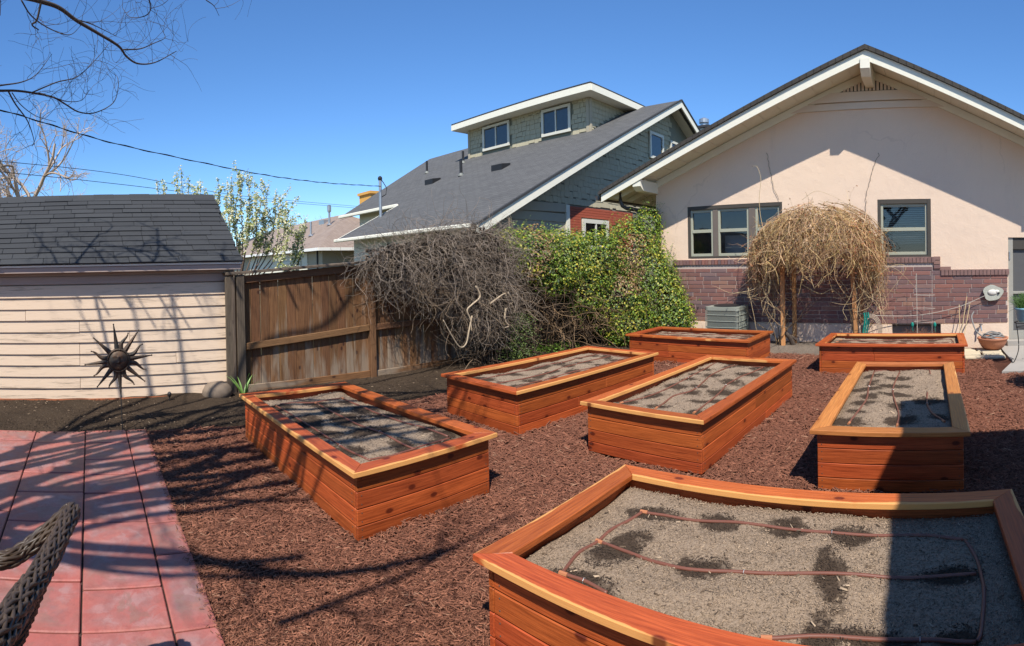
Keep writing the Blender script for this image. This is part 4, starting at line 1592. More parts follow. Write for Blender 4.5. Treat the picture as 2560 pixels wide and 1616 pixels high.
def bed_contents(k):
    L, W = BEDS[k][3], BEDS[k][4]
    bed = BO[k]
    sx, sy = L / 2 - OV - BT - .002, W / 2 - OV - BT - .002
    near = k in 'AGFC'
    step = .02 if near else .03
    nx, ny = int(2 * sx / step), int(2 * sy / step)
    X, Y = np.meshgrid(np.linspace(-sx, sx, nx), np.linspace(-sy, sy, ny))
    seed = ord(k)
    edge = np.minimum(sx - np.abs(X), sy - np.abs(Y))
    Z = SOILZ - .02 - .03 * np.exp(-edge / .05) + height_noise(X, Y, .007, seed) + height_noise(X * 4, Y * 4, .004, seed + 1)
    lines, heads = DRIP[k]
    rr = np.random.default_rng(seed)
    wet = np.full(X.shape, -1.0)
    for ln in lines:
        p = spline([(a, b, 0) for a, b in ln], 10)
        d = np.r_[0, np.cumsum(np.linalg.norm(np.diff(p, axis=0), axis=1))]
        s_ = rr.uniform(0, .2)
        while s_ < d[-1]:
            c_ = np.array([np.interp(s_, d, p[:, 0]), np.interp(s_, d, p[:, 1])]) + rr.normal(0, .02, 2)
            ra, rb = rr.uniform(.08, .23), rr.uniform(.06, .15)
            if k == 'A':  # bed A's damp patches grown, putting extra branch shade into its soil colour
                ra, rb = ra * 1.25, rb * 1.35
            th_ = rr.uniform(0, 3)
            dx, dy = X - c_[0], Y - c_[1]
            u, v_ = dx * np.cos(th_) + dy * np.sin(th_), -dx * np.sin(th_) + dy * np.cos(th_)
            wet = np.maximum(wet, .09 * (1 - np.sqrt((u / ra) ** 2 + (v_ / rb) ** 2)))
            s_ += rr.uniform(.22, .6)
    i = np.arange(ny - 1)[:, None] * nx + np.arange(nx - 1)[None]
    quad = np.stack([i, i + 1, i + nx + 1, i + nx], -1).reshape(-1, 4)
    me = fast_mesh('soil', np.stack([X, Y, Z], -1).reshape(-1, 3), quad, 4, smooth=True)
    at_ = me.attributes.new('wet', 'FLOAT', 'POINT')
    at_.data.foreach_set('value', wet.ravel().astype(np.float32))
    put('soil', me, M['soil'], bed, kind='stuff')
    # crumbs and bark bits on the soil
    nc = {'G': 22000, 'A': 9000, 'F': 7000, 'C': 6000}.get(k, 1800)
    cx, cy = rr.uniform(-sx + .02, sx - .02, nc), rr.uniform(-sy + .02, sy - .02, nc)
    ix = np.clip(((cx + sx) / (2 * sx) * (nx - 1)).astype(int), 0, nx - 1)
    iy = np.clip(((cy + sy) / (2 * sy) * (ny - 1)).astype(int), 0, ny - 1)
    zc = Z[iy, ix]
    wt = (wet[iy, ix] > 0)
    base = np.where(wt[:, None], np.array([.06, .042, .031]), np.array([.28, .21, .155])) * rr.uniform(.4, 1.25, (nc, 1))
    vs, fs, col = slivers(cx, cy, zc + .002, rr.uniform(.002, .0075, nc), rr.uniform(.0015, .0038, nc), rr.uniform(.001, .004, nc), rr, base)
    nb_ = 240 if near else 70                            # larger bits of bark and clods
    bx_, by_ = rr.uniform(-sx + .02, sx - .02, nb_), rr.uniform(-sy + .02, sy - .02, nb_)
    jx_ = np.clip(((bx_ + sx) / (2 * sx) * (nx - 1)).astype(int), 0, nx - 1)
    jy_ = np.clip(((by_ + sy) / (2 * sy) * (ny - 1)).astype(int), 0, ny - 1)
    bc_ = np.where(rr.random((nb_, 1)) < .28, np.array([.38, .29, .21]), np.array([.12, .085, .06])) * rr.uniform(.6, 1.2, (nb_, 1))
    v2, f2, c2 = slivers(bx_, by_, Z[jy_, jx_] + .003, rr.uniform(.005, .018, nb_), rr.uniform(.002, .006, nb_), rr.uniform(.002, .008, nb_), rr, bc_)
    f2 = f2 + len(vs)
    vs, fs, col = np.vstack([vs, v2]), np.vstack([fs, f2]), np.vstack([col, c2])
    put('crumb', fast_mesh('crumb', vs, fs, 3, col), M['chip'], bed, kind='stuff')
    def soil_z(x_, y_):
        fx = np.clip((np.asarray(x_) + sx) / (2 * sx) * (nx - 1), 0, nx - 1.001)
        fy = np.clip((np.asarray(y_) + sy) / (2 * sy) * (ny - 1), 0, ny - 1.001)
        i0, j0 = fx.astype(int), fy.astype(int)
        u, v_ = fx - i0, fy - j0
        return Z[j0, i0] * (1 - u) * (1 - v_) + Z[j0, i0 + 1] * u * (1 - v_) + Z[j0 + 1, i0] * (1 - u) * v_ + Z[j0 + 1, i0 + 1] * u * v_
    return lines, heads, soil_z


def slivers(x, y, z, ln, wd, ht, rr, col, tilt=.5):
    """small ridge-roofed splinters: 6 corners, 6 triangles each"""
    n = len(x)
    a = rr.uniform(0, np.pi, n)
    ca, sa = np.cos(a), np.sin(a)
    tl = rr.normal(0, tilt, n)
    bend = rr.normal(0, .25, n)
    P = np.zeros((n, 6, 3))
    loc = np.array([(-1, -.6, 0), (1, -.5, 0), (.9, .6, 0), (-.9, .5, 0), (-.8, 0, 1), (.85, 0, 1)])
    for i_, (u, v_, w) in enumerate(loc):
        lx, ly = u * ln, v_ * wd + bend * wd * u * u
        lz = w * ht + u * ln * np.sin(tl) * .45
        P[:, i_, 0] = x + lx * ca - ly * sa
        P[:, i_, 1] = y + lx * sa + ly * ca
        P[:, i_, 2] = z + lz + np.abs(np.sin(tl)) * ln * .3
    tri = np.array([(0, 1, 5), (0, 5, 4), (2, 3, 4), (2, 4, 5), (1, 2, 5), (3, 0, 4)])
    fs = (np.arange(n)[:, None, None] * 6 + tri[None]).reshape(-1, 3)
    return P.reshape(-1, 3), fs, np.repeat(col, 6, 0)


DL = {'A': 'brown drip tubes on the soil of the bed nearest the patio', 'B': 'brown drip tubes on the soil of the bed beside the fence',
      'C': 'brown drip tubes running along the soil of the middle bed', 'D': 'brown drip tubes in the bed before the air conditioner',
      'E': 'brown drip tubes in the bed right of the arbor', 'F': 'three wavy drip tubes in the half shaded end on bed',
      'G': 'thick brown drip tubes with tee fittings in the closest bed'}
for k in BEDS:
    lines, heads, soil_z = bed_contents(k)
    a = BF[k][3]
    org = BF[k][2]
    dt = thing('drip_line', (org.x, org.y, BZ[k] + SOILZ), DL[k], 'drip line', 'drip lines in the raised beds', rz=a, local=True)
    rad = .0088
    for ln in lines + heads:
        p = spline([(x, y, 0) for x, y in ln], 10)
        zz = soil_z(p[:, 0], p[:, 1]) - SOILZ
        zz = np.convolve(np.pad(zz, 2, 'edge'), np.ones(5) / 5, 'valid')
        p[:, 2] = zz + rad * .55
        b = MB()
        b.tube(p, rad, 8)
        put('tube', b, M['tube'], dt, smooth=True)
    for ln in lines:
        b = MB()
        x, y = ln[0]
        x2, y2 = ln[1]
        d = math.hypot(x2 - x, y2 - y)
        zf = float(soil_z(x, y)) - SOILZ + rad * .6
        b.tube([(x - .012 * (x2 - x) / d, y - .012 * (y2 - y) / d, zf), (x + .03 * (x2 - x) / d, y + .03 * (y2 - y) / d, zf)], rad * 1.3, 8)
        put('fitting', b, M['fitting'], dt)
        b = MB()
        mx_, my_ = ln[len(ln) // 2]
        zf = float(soil_z(mx_, my_)) - SOILZ
        b.tube([(mx_ - .004, my_ + .013, zf - .02), (mx_, my_ + .012, zf + .010), (mx_, my_, zf + .017), (mx_, my_ - .012, zf + .010), (mx_ + .004, my_ - .013, zf - .02)], .0016, 5)
        put('staple', b, M['steel'], dt)

# ------------------------------------------------------------------ bark mulch chips
rr = np.random.default_rng(11)


def inside_beds(x, y):
    hit = np.zeros(len(x), bool)
    for k, (x0, y0, ang, L, W, sg) in BEDS.items():
        e1, e2, org, a = BF[k]
        dx, dy = x - org.x, y - org.y
        u, v_ = dx * math.cos(a) + dy * math.sin(a), -dx * math.sin(a) + dy * math.cos(a)
        hit |= (np.abs(u) < L / 2 - OV - .004) & (np.abs(v_) < W / 2 - OV - .004)
    return hit


N = 420000
th_ = rr.uniform(-1.9, .25, N)
rd_ = np.exp(rr.uniform(math.log(1.3), math.log(11.5), N))
cx, cy = rd_ * np.sin(th_), rd_ * np.cos(th_)
ok = (cx > -6.0) & (cx < 3) & (cy < 10.3) & ~((cy < .615) & (cx < -1.2)) & ~((cx > 1.0) & (cy > 8.15)) & ~((cx < -1.3) & (cy > 9.85)) & ~((cx > .25) & (cy > 9.4) & (cx < 1.35))
ok &= ~inside_beds(cx, cy)
ok &= ~((cx < -5.7) & (rr.random(N) < (-5.7 - cx) / .3))
cx, cy, rd_ = cx[ok], cy[ok], rd_[ok]
n = len(cx)
sc_ = np.clip(rd_ / 3.6, .7, 1.6)
dmin = np.full(n, 9.0)
for k in BEDS:
    e1, e2, og, a = BF[k]
    dx, dy = cx - og.x, cy - og.y
    u, v_ = np.abs(dx * math.cos(a) + dy * math.sin(a)) - (BEDS[k][3] / 2 - OV), np.abs(-dx * math.sin(a) + dy * math.cos(a)) - (BEDS[k][4] / 2 - OV)
    dmin = np.minimum(dmin, np.hypot(np.maximum(u, 0), np.maximum(v_, 0)))
pile = (.5 + .5 * np.sin(cx * 5.3 + cy * 4.1) * np.sin(cx * 2.2 - cy * 6.7)) * .04 * np.exp(-dmin / .045)
cz = height_noise(cx, cy, .006, 1) - .004 + rr.uniform(0, .018, n) + pile * rr.uniform(.4, 1, n)
hue = rr.random((n, 1))
col = (np.array([.066, .025, .016]) * (1 - hue) + np.array([.31, .135, .086]) * hue) * rr.uniform(.55, 1.3, (n, 1))
far_ = np.clip((rd_ - 2.5) / 5, 0, .75)[:, None]
col = col * (1 - far_) + np.array([.165, .068, .044]) * far_
pale = rr.random(n) < .022
col[pale] = np.array([.30, .165, .11])
vs, fs, col = slivers(cx, cy, cz, rr.uniform(.010, .033, n) * sc_, rr.uniform(.002, .0058, n) * sc_, rr.uniform(.002, .006, n) * sc_, rr, col, .6)
put('mulch', fast_mesh('mulch', vs, fs, 3, col), M['chip'], label='red brown shredded bark mulch between the raised beds', cat='mulch', kind='stuff')
n = 650                                                   # shreds kicked onto the patio edge
cx, cy = rr.uniform(-6.0, -1.6, n), .61 - np.abs(rr.normal(0, .028, n))
base = np.array([.19, .08, .05]) * rr.uniform(.4, 1.5, (n, 1))
vs, fs, col = slivers(cx, cy, np.full(n, .036), rr.uniform(.006, .02, n), rr.uniform(.002, .004, n), rr.uniform(.001, .004, n), rr, base, .3)
put('mulch_spill', fast_mesh('mulch_spill', vs, fs, 3, col), M['chip'], label='bark shreds scattered over the edge of the red patio', cat='mulch', kind='stuff')
# litter on the dark soil strips
n = 9000
cx, cy = rr.uniform(-7.4, -5.95, n), rr.uniform(-2.5, 10, n)
cz = .03 + .03 * np.clip((-6.1 - cx) / .4, 0, 1)
base = np.where(rr.random((n, 1)) < .045, np.array([.27, .20, .14]), np.array([.055, .037, .026])) * rr.uniform(.5, 1.3, (n, 1))
vs, fs, col = slivers(cx, cy, cz, rr.uniform(.006, .02, n), rr.uniform(.003, .009, n), rr.uniform(.002, .008, n), rr, base)
put('soil_litter', fast_mesh('soil_litter', vs, fs, 3, col), M['chip'], label='crumbs and dry bits on dark soil by shed and fence', cat='litter', kind='stuff')

# ------------------------------------------------------------------ vegetation helpers
def leaf_cloud(pos, nrm, size, col, rr, aspect=.55, droop=.25):
    """one folded leaf (two quads) per position; nrm biases the way it faces"""
    n = len(pos)
    d = rr.normal(0, 1, (n, 3))
    ax = np.cross(nrm, d)
    ax /= np.linalg.norm(ax, axis=1)[:, None] + 1e-9
    nn = nrm + rr.normal(0, .55, (n, 3))
    nn -= ax * (nn * ax).sum(1)[:, None]
    nn /= np.linalg.norm(nn, axis=1)[:, None] + 1e-9
    sd = np.cross(nn, ax)
    s = size[:, None]
    a, b = pos - ax * s * .5, pos + ax * s * .5
    up_ = nn * s * .14
    l1, l2 = pos + sd * s * aspect * .5 + up_, pos - sd * s * aspect * .5 + up_
    V = np.stack([a, l1, b, l2], 1).reshape(-1, 3)
    i = np.arange(n)[:, None] * 4
    T = np.stack([i + 0, i + 1, i + 2, i + 0, i + 2, i + 3], -1).reshape(-1, 3)
    return V, T, np.repeat(col, 4, 0)


def blob_points(E, n, rr, lo=.82, hi=1.06):
    """points in the outer shell of a union of ellipsoids, with outward normals"""
    E = np.asarray(E, float)
    wts = E[:, 3] * E[:, 4] + E[:, 4] * E[:, 5] + E[:, 3] * E[:, 5]
    P, Nn = [], []
    tot = 0
    while tot < n:
        k = rr.choice(len(E), n, p=wts / wts.sum())
        d = rr.normal(0, 1, (n, 3))
        d /= np.linalg.norm(d, axis=1)[:, None]
        rad = rr.uniform(lo, hi, n)[:, None]
        lump = 1 + .10 * np.sin(d[:, :1] * 7 + k[:, None]) * np.cos(d[:, 2:] * 6 + 2 * k[:, None])
        p = E[k, :3] + d * E[k, 3:] * rad * lump
        inn = np.zeros(n, bool)
        for e in E:
            q_ = (((p - e[:3]) / e[3:]) ** 2).sum(1)
            inn |= q_ < (lo * .93) ** 2
        keep = ~inn & (p[:, 2] > .03)
        nn = d / E[k, 3:]
        nn /= np.linalg.norm(nn, axis=1)[:, None]
        P.append(p[keep])
        Nn.append(nn[keep])
        tot += keep.sum()
    return np.vstack(P)[:n], np.vstack(Nn)[:n]


def wander(p, d, n, step, rr, curl=.35, pull=(0, 0, 0)):
    pts = [np.array(p, float)]
    d = np.array(d, float)
    d /= np.linalg.norm(d) + 1e-9
    w = rr.normal(0, 1, 3)
    for _ in range(n):
        w = w * .7 + rr.normal(0, 1, 3) * .7
        d = d + w * curl * .5 + np.asarray(pull)
        d /= np.linalg.norm(d) + 1e-9
        pts.append(pts[-1] + d * step)
    return np.array(pts)


def strand_mesh(name, polys, radii, cols, sides=3):
    v, q_ = many_tubes(polys, radii, sides)
    col = np.vstack([np.repeat(np.asarray(c)[None], len(p) * sides, 0) for p, c in zip(polys, cols)])
    return fast_mesh(name, v, q_, 4, col, smooth=True)


# ------------------------------------------------------------------ ivy over the fence and house corner
rr = np.random.default_rng(21)
IV = [(-7.05, 7.55, 1.95, .55, .75, .55), (-7.0, 8.5, 1.86, .6, .8, .60), (-6.8, 9.3, 1.78, .7, .75, .70), (-6.35, 10.1, 1.95, .62, .60, .80),
      (-6.15, 10.25, 1.5, .7, .55, .9), (-5.85, 10.3, .95, .72, .48, .85), (-5.55, 10.3, .5, .62, .42, .55), (-6.5, 9.65, 1.05, .75, .65, .8),
      (-6.3, 9.75, .45, .75, .6, .5), (-7.1, 6.95, 2.0, .45, .55, .42), (-6.85, 9.0, 1.25, .55, .62, .6), (-6.9, 8.0, 1.55, .45, .5, .42), (-6.12, 10.45, 2.6, .33, .30, .45)]
ivy = thing('ivy_hedge', (-6.7, 9, 0), 'bright green and yellow ivy mounded over fence and house corner', 'ivy')
NL = 52000
P, Nn = blob_points(IV, NL, rr, .70, 1.08)
Nn = Nn * .8 + np.array([.25, -.35, .55])
Nn /= np.linalg.norm(Nn, axis=1)[:, None]
patch = np.sin(P[:, 1] * 4.1 + P[:, 2] * 2.3) + np.sin(P[:, 2] * 5.2 - P[:, 0] * 3.7 + 1) + rr.normal(0, .9, len(P))
base = np.array([.155, .24, .026]) * rr.uniform(.55, 1.35, (NL, 1))
yel = rr.random(NL) < np.clip(.22 + .12 * patch, .05, .6)
base[yel] = np.array([.42, .41, .055]) * rr.uniform(.7, 1.25, (yel.sum(), 1))
flw = rr.random(NL) < .035
base[flw] = np.array([.62, .52, .06])
drk = rr.random(NL) < .18
base[drk] = np.array([.03, .07, .015])
dryz = (np.abs(P[:, 1] - 7.3 - .35 * (P[:, 2] - 1.7)) < .25) | ((P[:, 0] > -6.15) & (P[:, 0] < -5.85) & (P[:, 2] > 1.1) & (P[:, 2] < 2.4))
dry = dryz & (rr.random(NL) < .6)
base[dry] = np.array([.36, .23, .11]) * rr.uniform(.6, 1.2, (dry.sum(), 1))
v_, t_, c_ = leaf_cloud(P, Nn, rr.uniform(.55, 1.5, NL) * .05, base, rr, .62)
put('leaf', fast_mesh('ivy_leaf', v_, t_, 3, c_), M['leaf'], ivy, kind='stuff')
polys, rads, cols = [], [], []
for _ in range(420):                                     # woody stems inside, and sprays that stick out
    y = rr.uniform(6.6, 10.3)
    x = np.interp(y, [6.6, 9.0, 10.3], [-7.2, -7.0, -6.1]) + rr.normal(0, .16)
    polys.append(wander((x, y, rr.uniform(.0, 1.2)), (rr.normal(.15, .3), rr.normal(-.1, .4), 1), 14, .12, rr, .6))
    rads.append(np.linspace(rr.uniform(.004, .013), .002, 15))
    cols.append(np.array([.075, .052, .036]) * rr.uniform(.5, 1.5))
pp, nn_ = blob_points(IV, 700, rr, .9, 1.02)
for p, d in zip(pp, nn_):
    if p[2] > .6:
        polys.append(wander(p, d * .8 + np.array([0, -.1, .6]), 6, .05, rr, .5))
        rads.append(np.linspace(.003, .0012, 7))
        cols.append(np.array([.24, .2, .08]) * rr.uniform(.6, 1.3))
n_spray = len(polys)
for _ in range(110):                                     # dry runners hanging at the base
    y = rr.uniform(7.6, 9.6)
    x = np.interp(y, [7.6, 9.6], [-6.95, -6.35]) + rr.normal(0, .1)
    polys.append(wander((x, y, rr.uniform(.5, 1.2)), (.1, -.15, -1), 12, .09, rr, .8))
    rads.append(np.linspace(.006, .002, 13))
    cols.append(np.array([.30, .20, .12]) * rr.uniform(.4, 1.3))
put('stem', strand_mesh('ivy_stem', polys, rads, cols), M['twig'], ivy, kind='stuff')
# loose leafy sprays at the outline
n = 2600
k = rr.integers(420, n_spray, n)
P = np.array([polys[i][rr.integers(1, 7)] for i in k]) + rr.normal(0, .02, (n, 3))
base = np.array([.13, .22, .03]) * rr.uniform(.6, 1.6, (n, 1))
v_, t_, c_ = leaf_cloud(P, np.tile([.3, -.4, .8], (n, 1)), rr.uniform(.025, .05, n), base, rr, .55)
put('spray', fast_mesh('ivy_spray', v_, t_, 3, c_), M['leaf'], ivy, kind='stuff')
b = MB()
b.tube([(-7.0, 7.62, .0), (-6.98, 7.62, 1.7)], .02, 7)
put('support_pole', b, M['greywood'], ivy)
b = MB()
b.tube([at(1275, 600, X=-7.0), at(1273, 545, X=-7.0)], .022, 7)
put('support_pole', b, M['greywood'], ivy)

# ------------------------------------------------------------------ dead vine tangle
rr = np.random.default_rng(31)
DV = [(-7.12, 4.65, 1.86, .42, .75, .36), (-7.0, 5.35, 1.88, .55, .75, .56), (-6.95, 6.1, 1.85, .62, .75, .68), (-6.85, 6.25, 1.2, .5, .55, .6), (-7.05, 6.6, 1.92, .48, .42, .5), (-6.95, 5.9, 1.3, .4, .5, .35)]
dead = thing('dead_vine', (-7, 5.6, 0), 'grey tangle of bare dead vine heaped over the fence', 'vine')
polys, rads, cols = [], [], []
P, Nn = blob_points(DV, 5200, rr, .5, 1.02)
for i, (p, d) in enumerate(zip(P, Nn)):
    dn = np.array([0, 0, -1.0]) - d * -d[2]
    tdir = np.cross(d, rr.normal(0, 1, 3))
    tdir = tdir / (np.linalg.norm(tdir) + 1e-9)
    if i % 5 < 3:
        q_ = wander(p, dn * 1.1 + tdir * .8 + d * .15, rr.integers(8, 17), .062, rr, .55, (0, 0, -.07))
    else:
        q_ = wander(p, tdir + d * .3, rr.integers(6, 14), .055, rr, .9, (0, 0, -.03))
    polys.append(q_)
    r0 = rr.choice([.0024, .0034, .0048], p=[.5, .38, .12])
    rads.append(np.linspace(r0, r0 * .55, len(q_)))
    cols.append(np.array([.27, .22, .18]) * rr.uniform(.3, 1.5))
for _ in range(420):                                     # hanging ends
    y = rr.uniform(5.3, 7.0) if rr.random() < .85 else rr.uniform(4.6, 5.3)
    z = rr.uniform(1.0, 1.5) if y > 5.5 else rr.uniform(1.4, 1.6)
    polys.append(wander((-6.85 + rr.normal(0, .15), y, z), (.1, 0, -1), rr.integers(6, 16), .075, rr, .75, (0, 0, -.08)))
    rads.append(np.linspace(.004, .0015, len(polys[-1])))
    cols.append(np.array([.27, .2, .14]) * rr.uniform(.4, 1.4))
for _ in range(80):                                     # stems up from the ground
    y = rr.uniform(6.0, 6.9)
    polys.append(wander((-6.95 + rr.normal(0, .1), y, 0), (rr.normal(0, .3), rr.normal(0, .3), 1), 13, .1, rr, .5))
    rads.append(np.linspace(rr.uniform(.006, .016), .003, 14))
    cols.append(np.array([.16, .115, .08]) * rr.uniform(.5, 1.3))
put('twig', strand_mesh('dead_twig', polys, rads, cols), M['twig'], dead, kind='stuff')
P, Nn = blob_points(DV, 11000, rr, .35, .86)               # dark leaves added inside to paint in the tangle's inner shade
base = np.array([.060, .044, .032]) * rr.uniform(.4, 1.4, (len(P), 1))
v_, t_, c_ = leaf_cloud(P, rr.normal(0, 1, (len(P), 3)), rr.uniform(.05, .10, len(P)), base, rr, .6)
put('core_shade_leaf', fast_mesh('core_shade_leaf', v_, t_, 3, c_), M['twig'], dead, kind='stuff')
M['pale_stem'] = plain('pale peeling stem', (.40, .32, .23), .85, .3, 18, .4)
for pts, r0 in (([(1190, 715), (1200, 742), (1180, 762), (1168, 776), (1176, 800), (1180, 830)], .018), ([(1180, 790), (1172, 830), (1165, 860), (1150, 868), (1130, 840), (1108, 800)], .014),
                ([(1265, 770), (1262, 800), (1272, 815), (1262, 820)], .02), ([(1225, 760), (1260, 735), (1266, 742)], .016), ([(1270, 730), (1282, 755), (1272, 760)], .008)):
    b = MB()
    p = spline([at(a, c0, X=-6.28) for i, (a, c0) in enumerate(pts)], 6)
    b.tube(p, np.linspace(r0, r0 * .45, len(p)), 7)
    put('thick_stem', b, M['pale_stem'], dead, smooth=True)
n = 1500
P = np.stack([rr.normal(-6.62, .14, n), rr.normal(6.75, .17, n), rr.uniform(.1, .95, n)], -1)
base = np.array([.11, .16, .03]) * rr.uniform(.4, 1.4, (n, 1))
v_, t_, c_ = leaf_cloud(P, np.tile([.5, -.5, .7], (n, 1)), rr.uniform(.02, .045, n), base, rr, .5)
put('leaf', fast_mesh('sprout', v_, t_, 3, c_), M['leaf'], dead, kind='stuff')

# ------------------------------------------------------------------ arbor under a dome of dry vine
rr = np.random.default_rng(41)
YA = 10.15
arb = thing('garden_arbor', (-2.5, YA, 0), 'wooden arbor posts and arch holding up the dry vine', 'arbor')
aL, aR = at(1958, 850, Y=YA), at(2143, 850, Y=YA)
for (p, dx, dy) in ((aL, 0, 0), (aL, .13, .4), (aR, 0, 0), (aR, .08, .4)):
    board('post', (p.x + dx - (.06 if p is aR else 0) * 0, p.y + dy, .02), (p.x + dx - (.10 if p is aR else 0), p.y + dy, 1.95), .075, .075, (0, -1, 0), M['post_new'], arb, c=.005)
for dy in (-.045, .445):
    b = MB()
    p = [(aL.x + (aR.x - aL.x) * (1 - math.cos(math.pi * t)) / 2, YA + dy, 1.7 + .65 * math.sin(math.pi * t)) for t in np.linspace(0, 1, 14)]
    b.tube(p, .03, 6)
    put('arch_rib', b, M['post_new'], arb)
for t in np.linspace(.08, .92, 8):
    x, z = aL.x + (aR.x - aL.x) * (1 - math.cos(math.pi * t)) / 2, 1.73 + .65 * math.sin(math.pi * t)
    board('cross_slat', (x, YA - .08, z), (x, YA + .48, z), .05, .02, (0, 0, 1), M['post_new'], arb)
dome = thing('dry_vine', (-2.6, YA + .1, 1.0), 'straw coloured dome of dry vine draped over the garden arbor', 'vine')
cxm, zc0 = (aL.x + aR.x) / 2 + .03, 1.72
polys, rads, cols = [], [], []
straw = np.array([.62, .475, .285])
ztop = at(2045, 508, Y=YA).z
xl_, xr_ = at(1874, 600, Y=YA).x, at(2212, 600, Y=YA).x
cxm, RX, RYY, ZC = (xl_ + xr_) / 2, (xr_ - xl_) / 2, .74, 1.72
RZ = ztop - ZC
for _ in range(1650):                                    # hair-like strands that run down over the dome and hang off its rim
    th0 = rr.uniform(0, 2 * np.pi) if rr.random() < .18 else rr.uniform(np.pi * .95, np.pi * 2.05)
    ph = np.arccos(1 - rr.random() * .98) * .92
    lay = rr.uniform(.82, 1.03) if rr.random() < .8 else rr.uniform(.6, .9)
    lay += .05 * math.sin(3.1 * th0 + 1) * math.sin(4 * ph) + .035 * math.sin(7.3 * th0)
    m_ = rr.integers(10, 22)
    low_r = rr.uniform(-.3, .25)
    st = rr.uniform(.045, .075)
    dth = rr.normal(0, .03)
    hang = 0.0
    pts_ = []
    jx, jz = rr.normal(0, .02, 2)
    for j in range(m_):
        dth = dth * .7 + rr.normal(0, .016)
        th0 += dth
        x = cxm + RX * lay * math.sin(ph) * math.cos(th0) + jx
        y = YA + .15 + RYY * lay * math.sin(ph) * math.sin(th0)
        z = ZC + RZ * lay * math.cos(ph) + jz - hang
        pts_.append((x, y, z))
        if ph < 1.5:
            ph += st / (RZ if ph > .8 else RX) * 1.1
        else:
            hang += st
        jx += rr.normal(0, .010)
        lay += rr.normal(0, .006)
        low = 1.88 + low_r - .75 * abs(math.cos(th0)) ** 4
        if z < low and rr.random() < .8:
            break
    if len(pts_) < 4:
        continue
    p = np.array(pts_)
    polys.append(p)
    r0 = rr.choice([.003, .0042, .0065], p=[.5, .38, .12])
    rads.append(np.linspace(r0, r0 * .6, len(p)))
    cols.append(straw * rr.uniform(.30, 1.35) * (1.0 if lay > .9 else .6) * np.array([1, rr.uniform(.80, 1.0), rr.uniform(.65, 1.0)]))  # inner layers coloured darker: the dome's inner shade painted into the strands
n_hair = len(polys)
for _ in range(850):                                    # stiff cross twigs woven through the hair
    th0 = rr.uniform(0, 2 * np.pi) if rr.random() < .3 else rr.uniform(np.pi, np.pi * 2)
    ph = np.arccos(1 - rr.random()) * .98
    lay = rr.uniform(.88, 1.03)
    d = np.array([math.sin(ph) * math.cos(th0), math.sin(ph) * math.sin(th0), math.cos(ph)])
    p0_ = np.array([cxm, YA + .15, ZC]) + d * np.array([RX, RYY, RZ]) * lay
    td = np.cross(d, rr.normal(0, 1, 3))
    td /= np.linalg.norm(td) + 1e-9
    p = wander(p0_, td * .9 + np.array([0, 0, -.5]) + d * .12, rr.integers(6, 13), .065, rr, .32, (0, 0, -.06))
    polys.append(p)
    r0 = rr.choice([.003, .0045, .008], p=[.45, .4, .15])
    rads.append(np.linspace(r0, r0 * .5, len(p)))
    cols.append(straw * rr.uniform(.35, 1.45) * np.array([1, rr.uniform(.82, 1.0), rr.uniform(.65, 1.0)]))
n_hair = len(polys)
for _ in range(95):                                     # long hanging strands at both legs
    s_ = rr.choice([-1, 1])
    x = cxm + s_ * rr.uniform(.75, 1.25)
    p = wander((x, YA + rr.uniform(-.35, .5), rr.uniform(1.2, 1.75)), (s_ * .1, 0, -1), rr.integers(8, 20), .07, rr, .55, (0, 0, -.1))
    p[:, 2] = np.maximum(p[:, 2], .12)
    polys.append(p)
    rads.append(np.linspace(.0045, .002, len(p)))
    cols.append(straw * rr.uniform(.3, 1.2))
for _ in range(26):
    s_ = rr.choice([-1, 1])
    x = cxm + s_ * rr.uniform(.70, .86)
    polys.append(wander((x, YA + rr.uniform(-.05, .4), .05), (0, 0, 1), 16, .1, rr, .35, (0, 0, .1)))
    rads.append(np.linspace(.012, .004, 17))
    cols.append(np.array([.3, .21, .13]) * rr.uniform(.5, 1.3))
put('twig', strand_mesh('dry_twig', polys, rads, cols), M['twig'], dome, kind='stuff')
n = 7500
k = rr.integers(0, n_hair, n)
P = np.array([polys[i][rr.integers(0, len(polys[i]))] for i in k])
redz = (P[:, 0] - cxm > .75) | (P[:, 0] - cxm < -1.0) | (rr.random(n) < .25)
base = np.where(redz[:, None], np.array([.40, .155, .07]), np.array([.46, .29, .14])) * rr.uniform(.45, 1.3, (n, 1))
v_, t_, c_ = leaf_cloud(P + rr.normal(0, .015, (n, 3)), rr.normal(0, 1, (n, 3)), rr.uniform(.025, .062, n), base, rr, .5)
put('dead_leaf', fast_mesh('dead_leaf', v_, t_, 3, c_), M['leaf'], dome, kind='stuff')
for pts, r0, yy in (([(1948, 700), (1930, 640), (1905, 560), (1898, 500), (1902, 450), (1893, 418), (1880, 416)], .007, 9.85), ([(2010, 560), (2040, 640), (2055, 690), (2036, 722)], .008, 9.75), ([(1960, 600), (2010, 660), (2036, 722)], .009, 9.7),
                    ([(2180, 700), (2230, 665), (2265, 670), (2225, 730), (2200, 760)], .005, 9.9), ([(2150, 670), (2230, 668), (2290, 720)], .004, 9.9), ([(2005, 712), (2050, 735), (2080, 725), (2110, 750), (2130, 765)], .011, 10.35),
                    ([(1905, 790), (1925, 700), (1905, 620), (1893, 520)], .006, 9.8), ([(1870, 720), (1885, 790), (1895, 830), (1930, 838)], .005, 9.8), ([(2005, 500), (2040, 478), (2080, 490), (2110, 505)], .004, 10.0)):
    b = MB()
    p = spline([at(a, c0, Y=yy) for a, c0 in pts], 7)
    b.tube(p, np.linspace(r0, r0 * .5, len(p)), 6)
    put('runner', b, M['bamboo'], dome, smooth=True)
b = MB()
p = spline([at(1985, 868, Y=10.3), at(1975, 845, Y=10.2), at(1962, 830, Y=10.15)], 5)
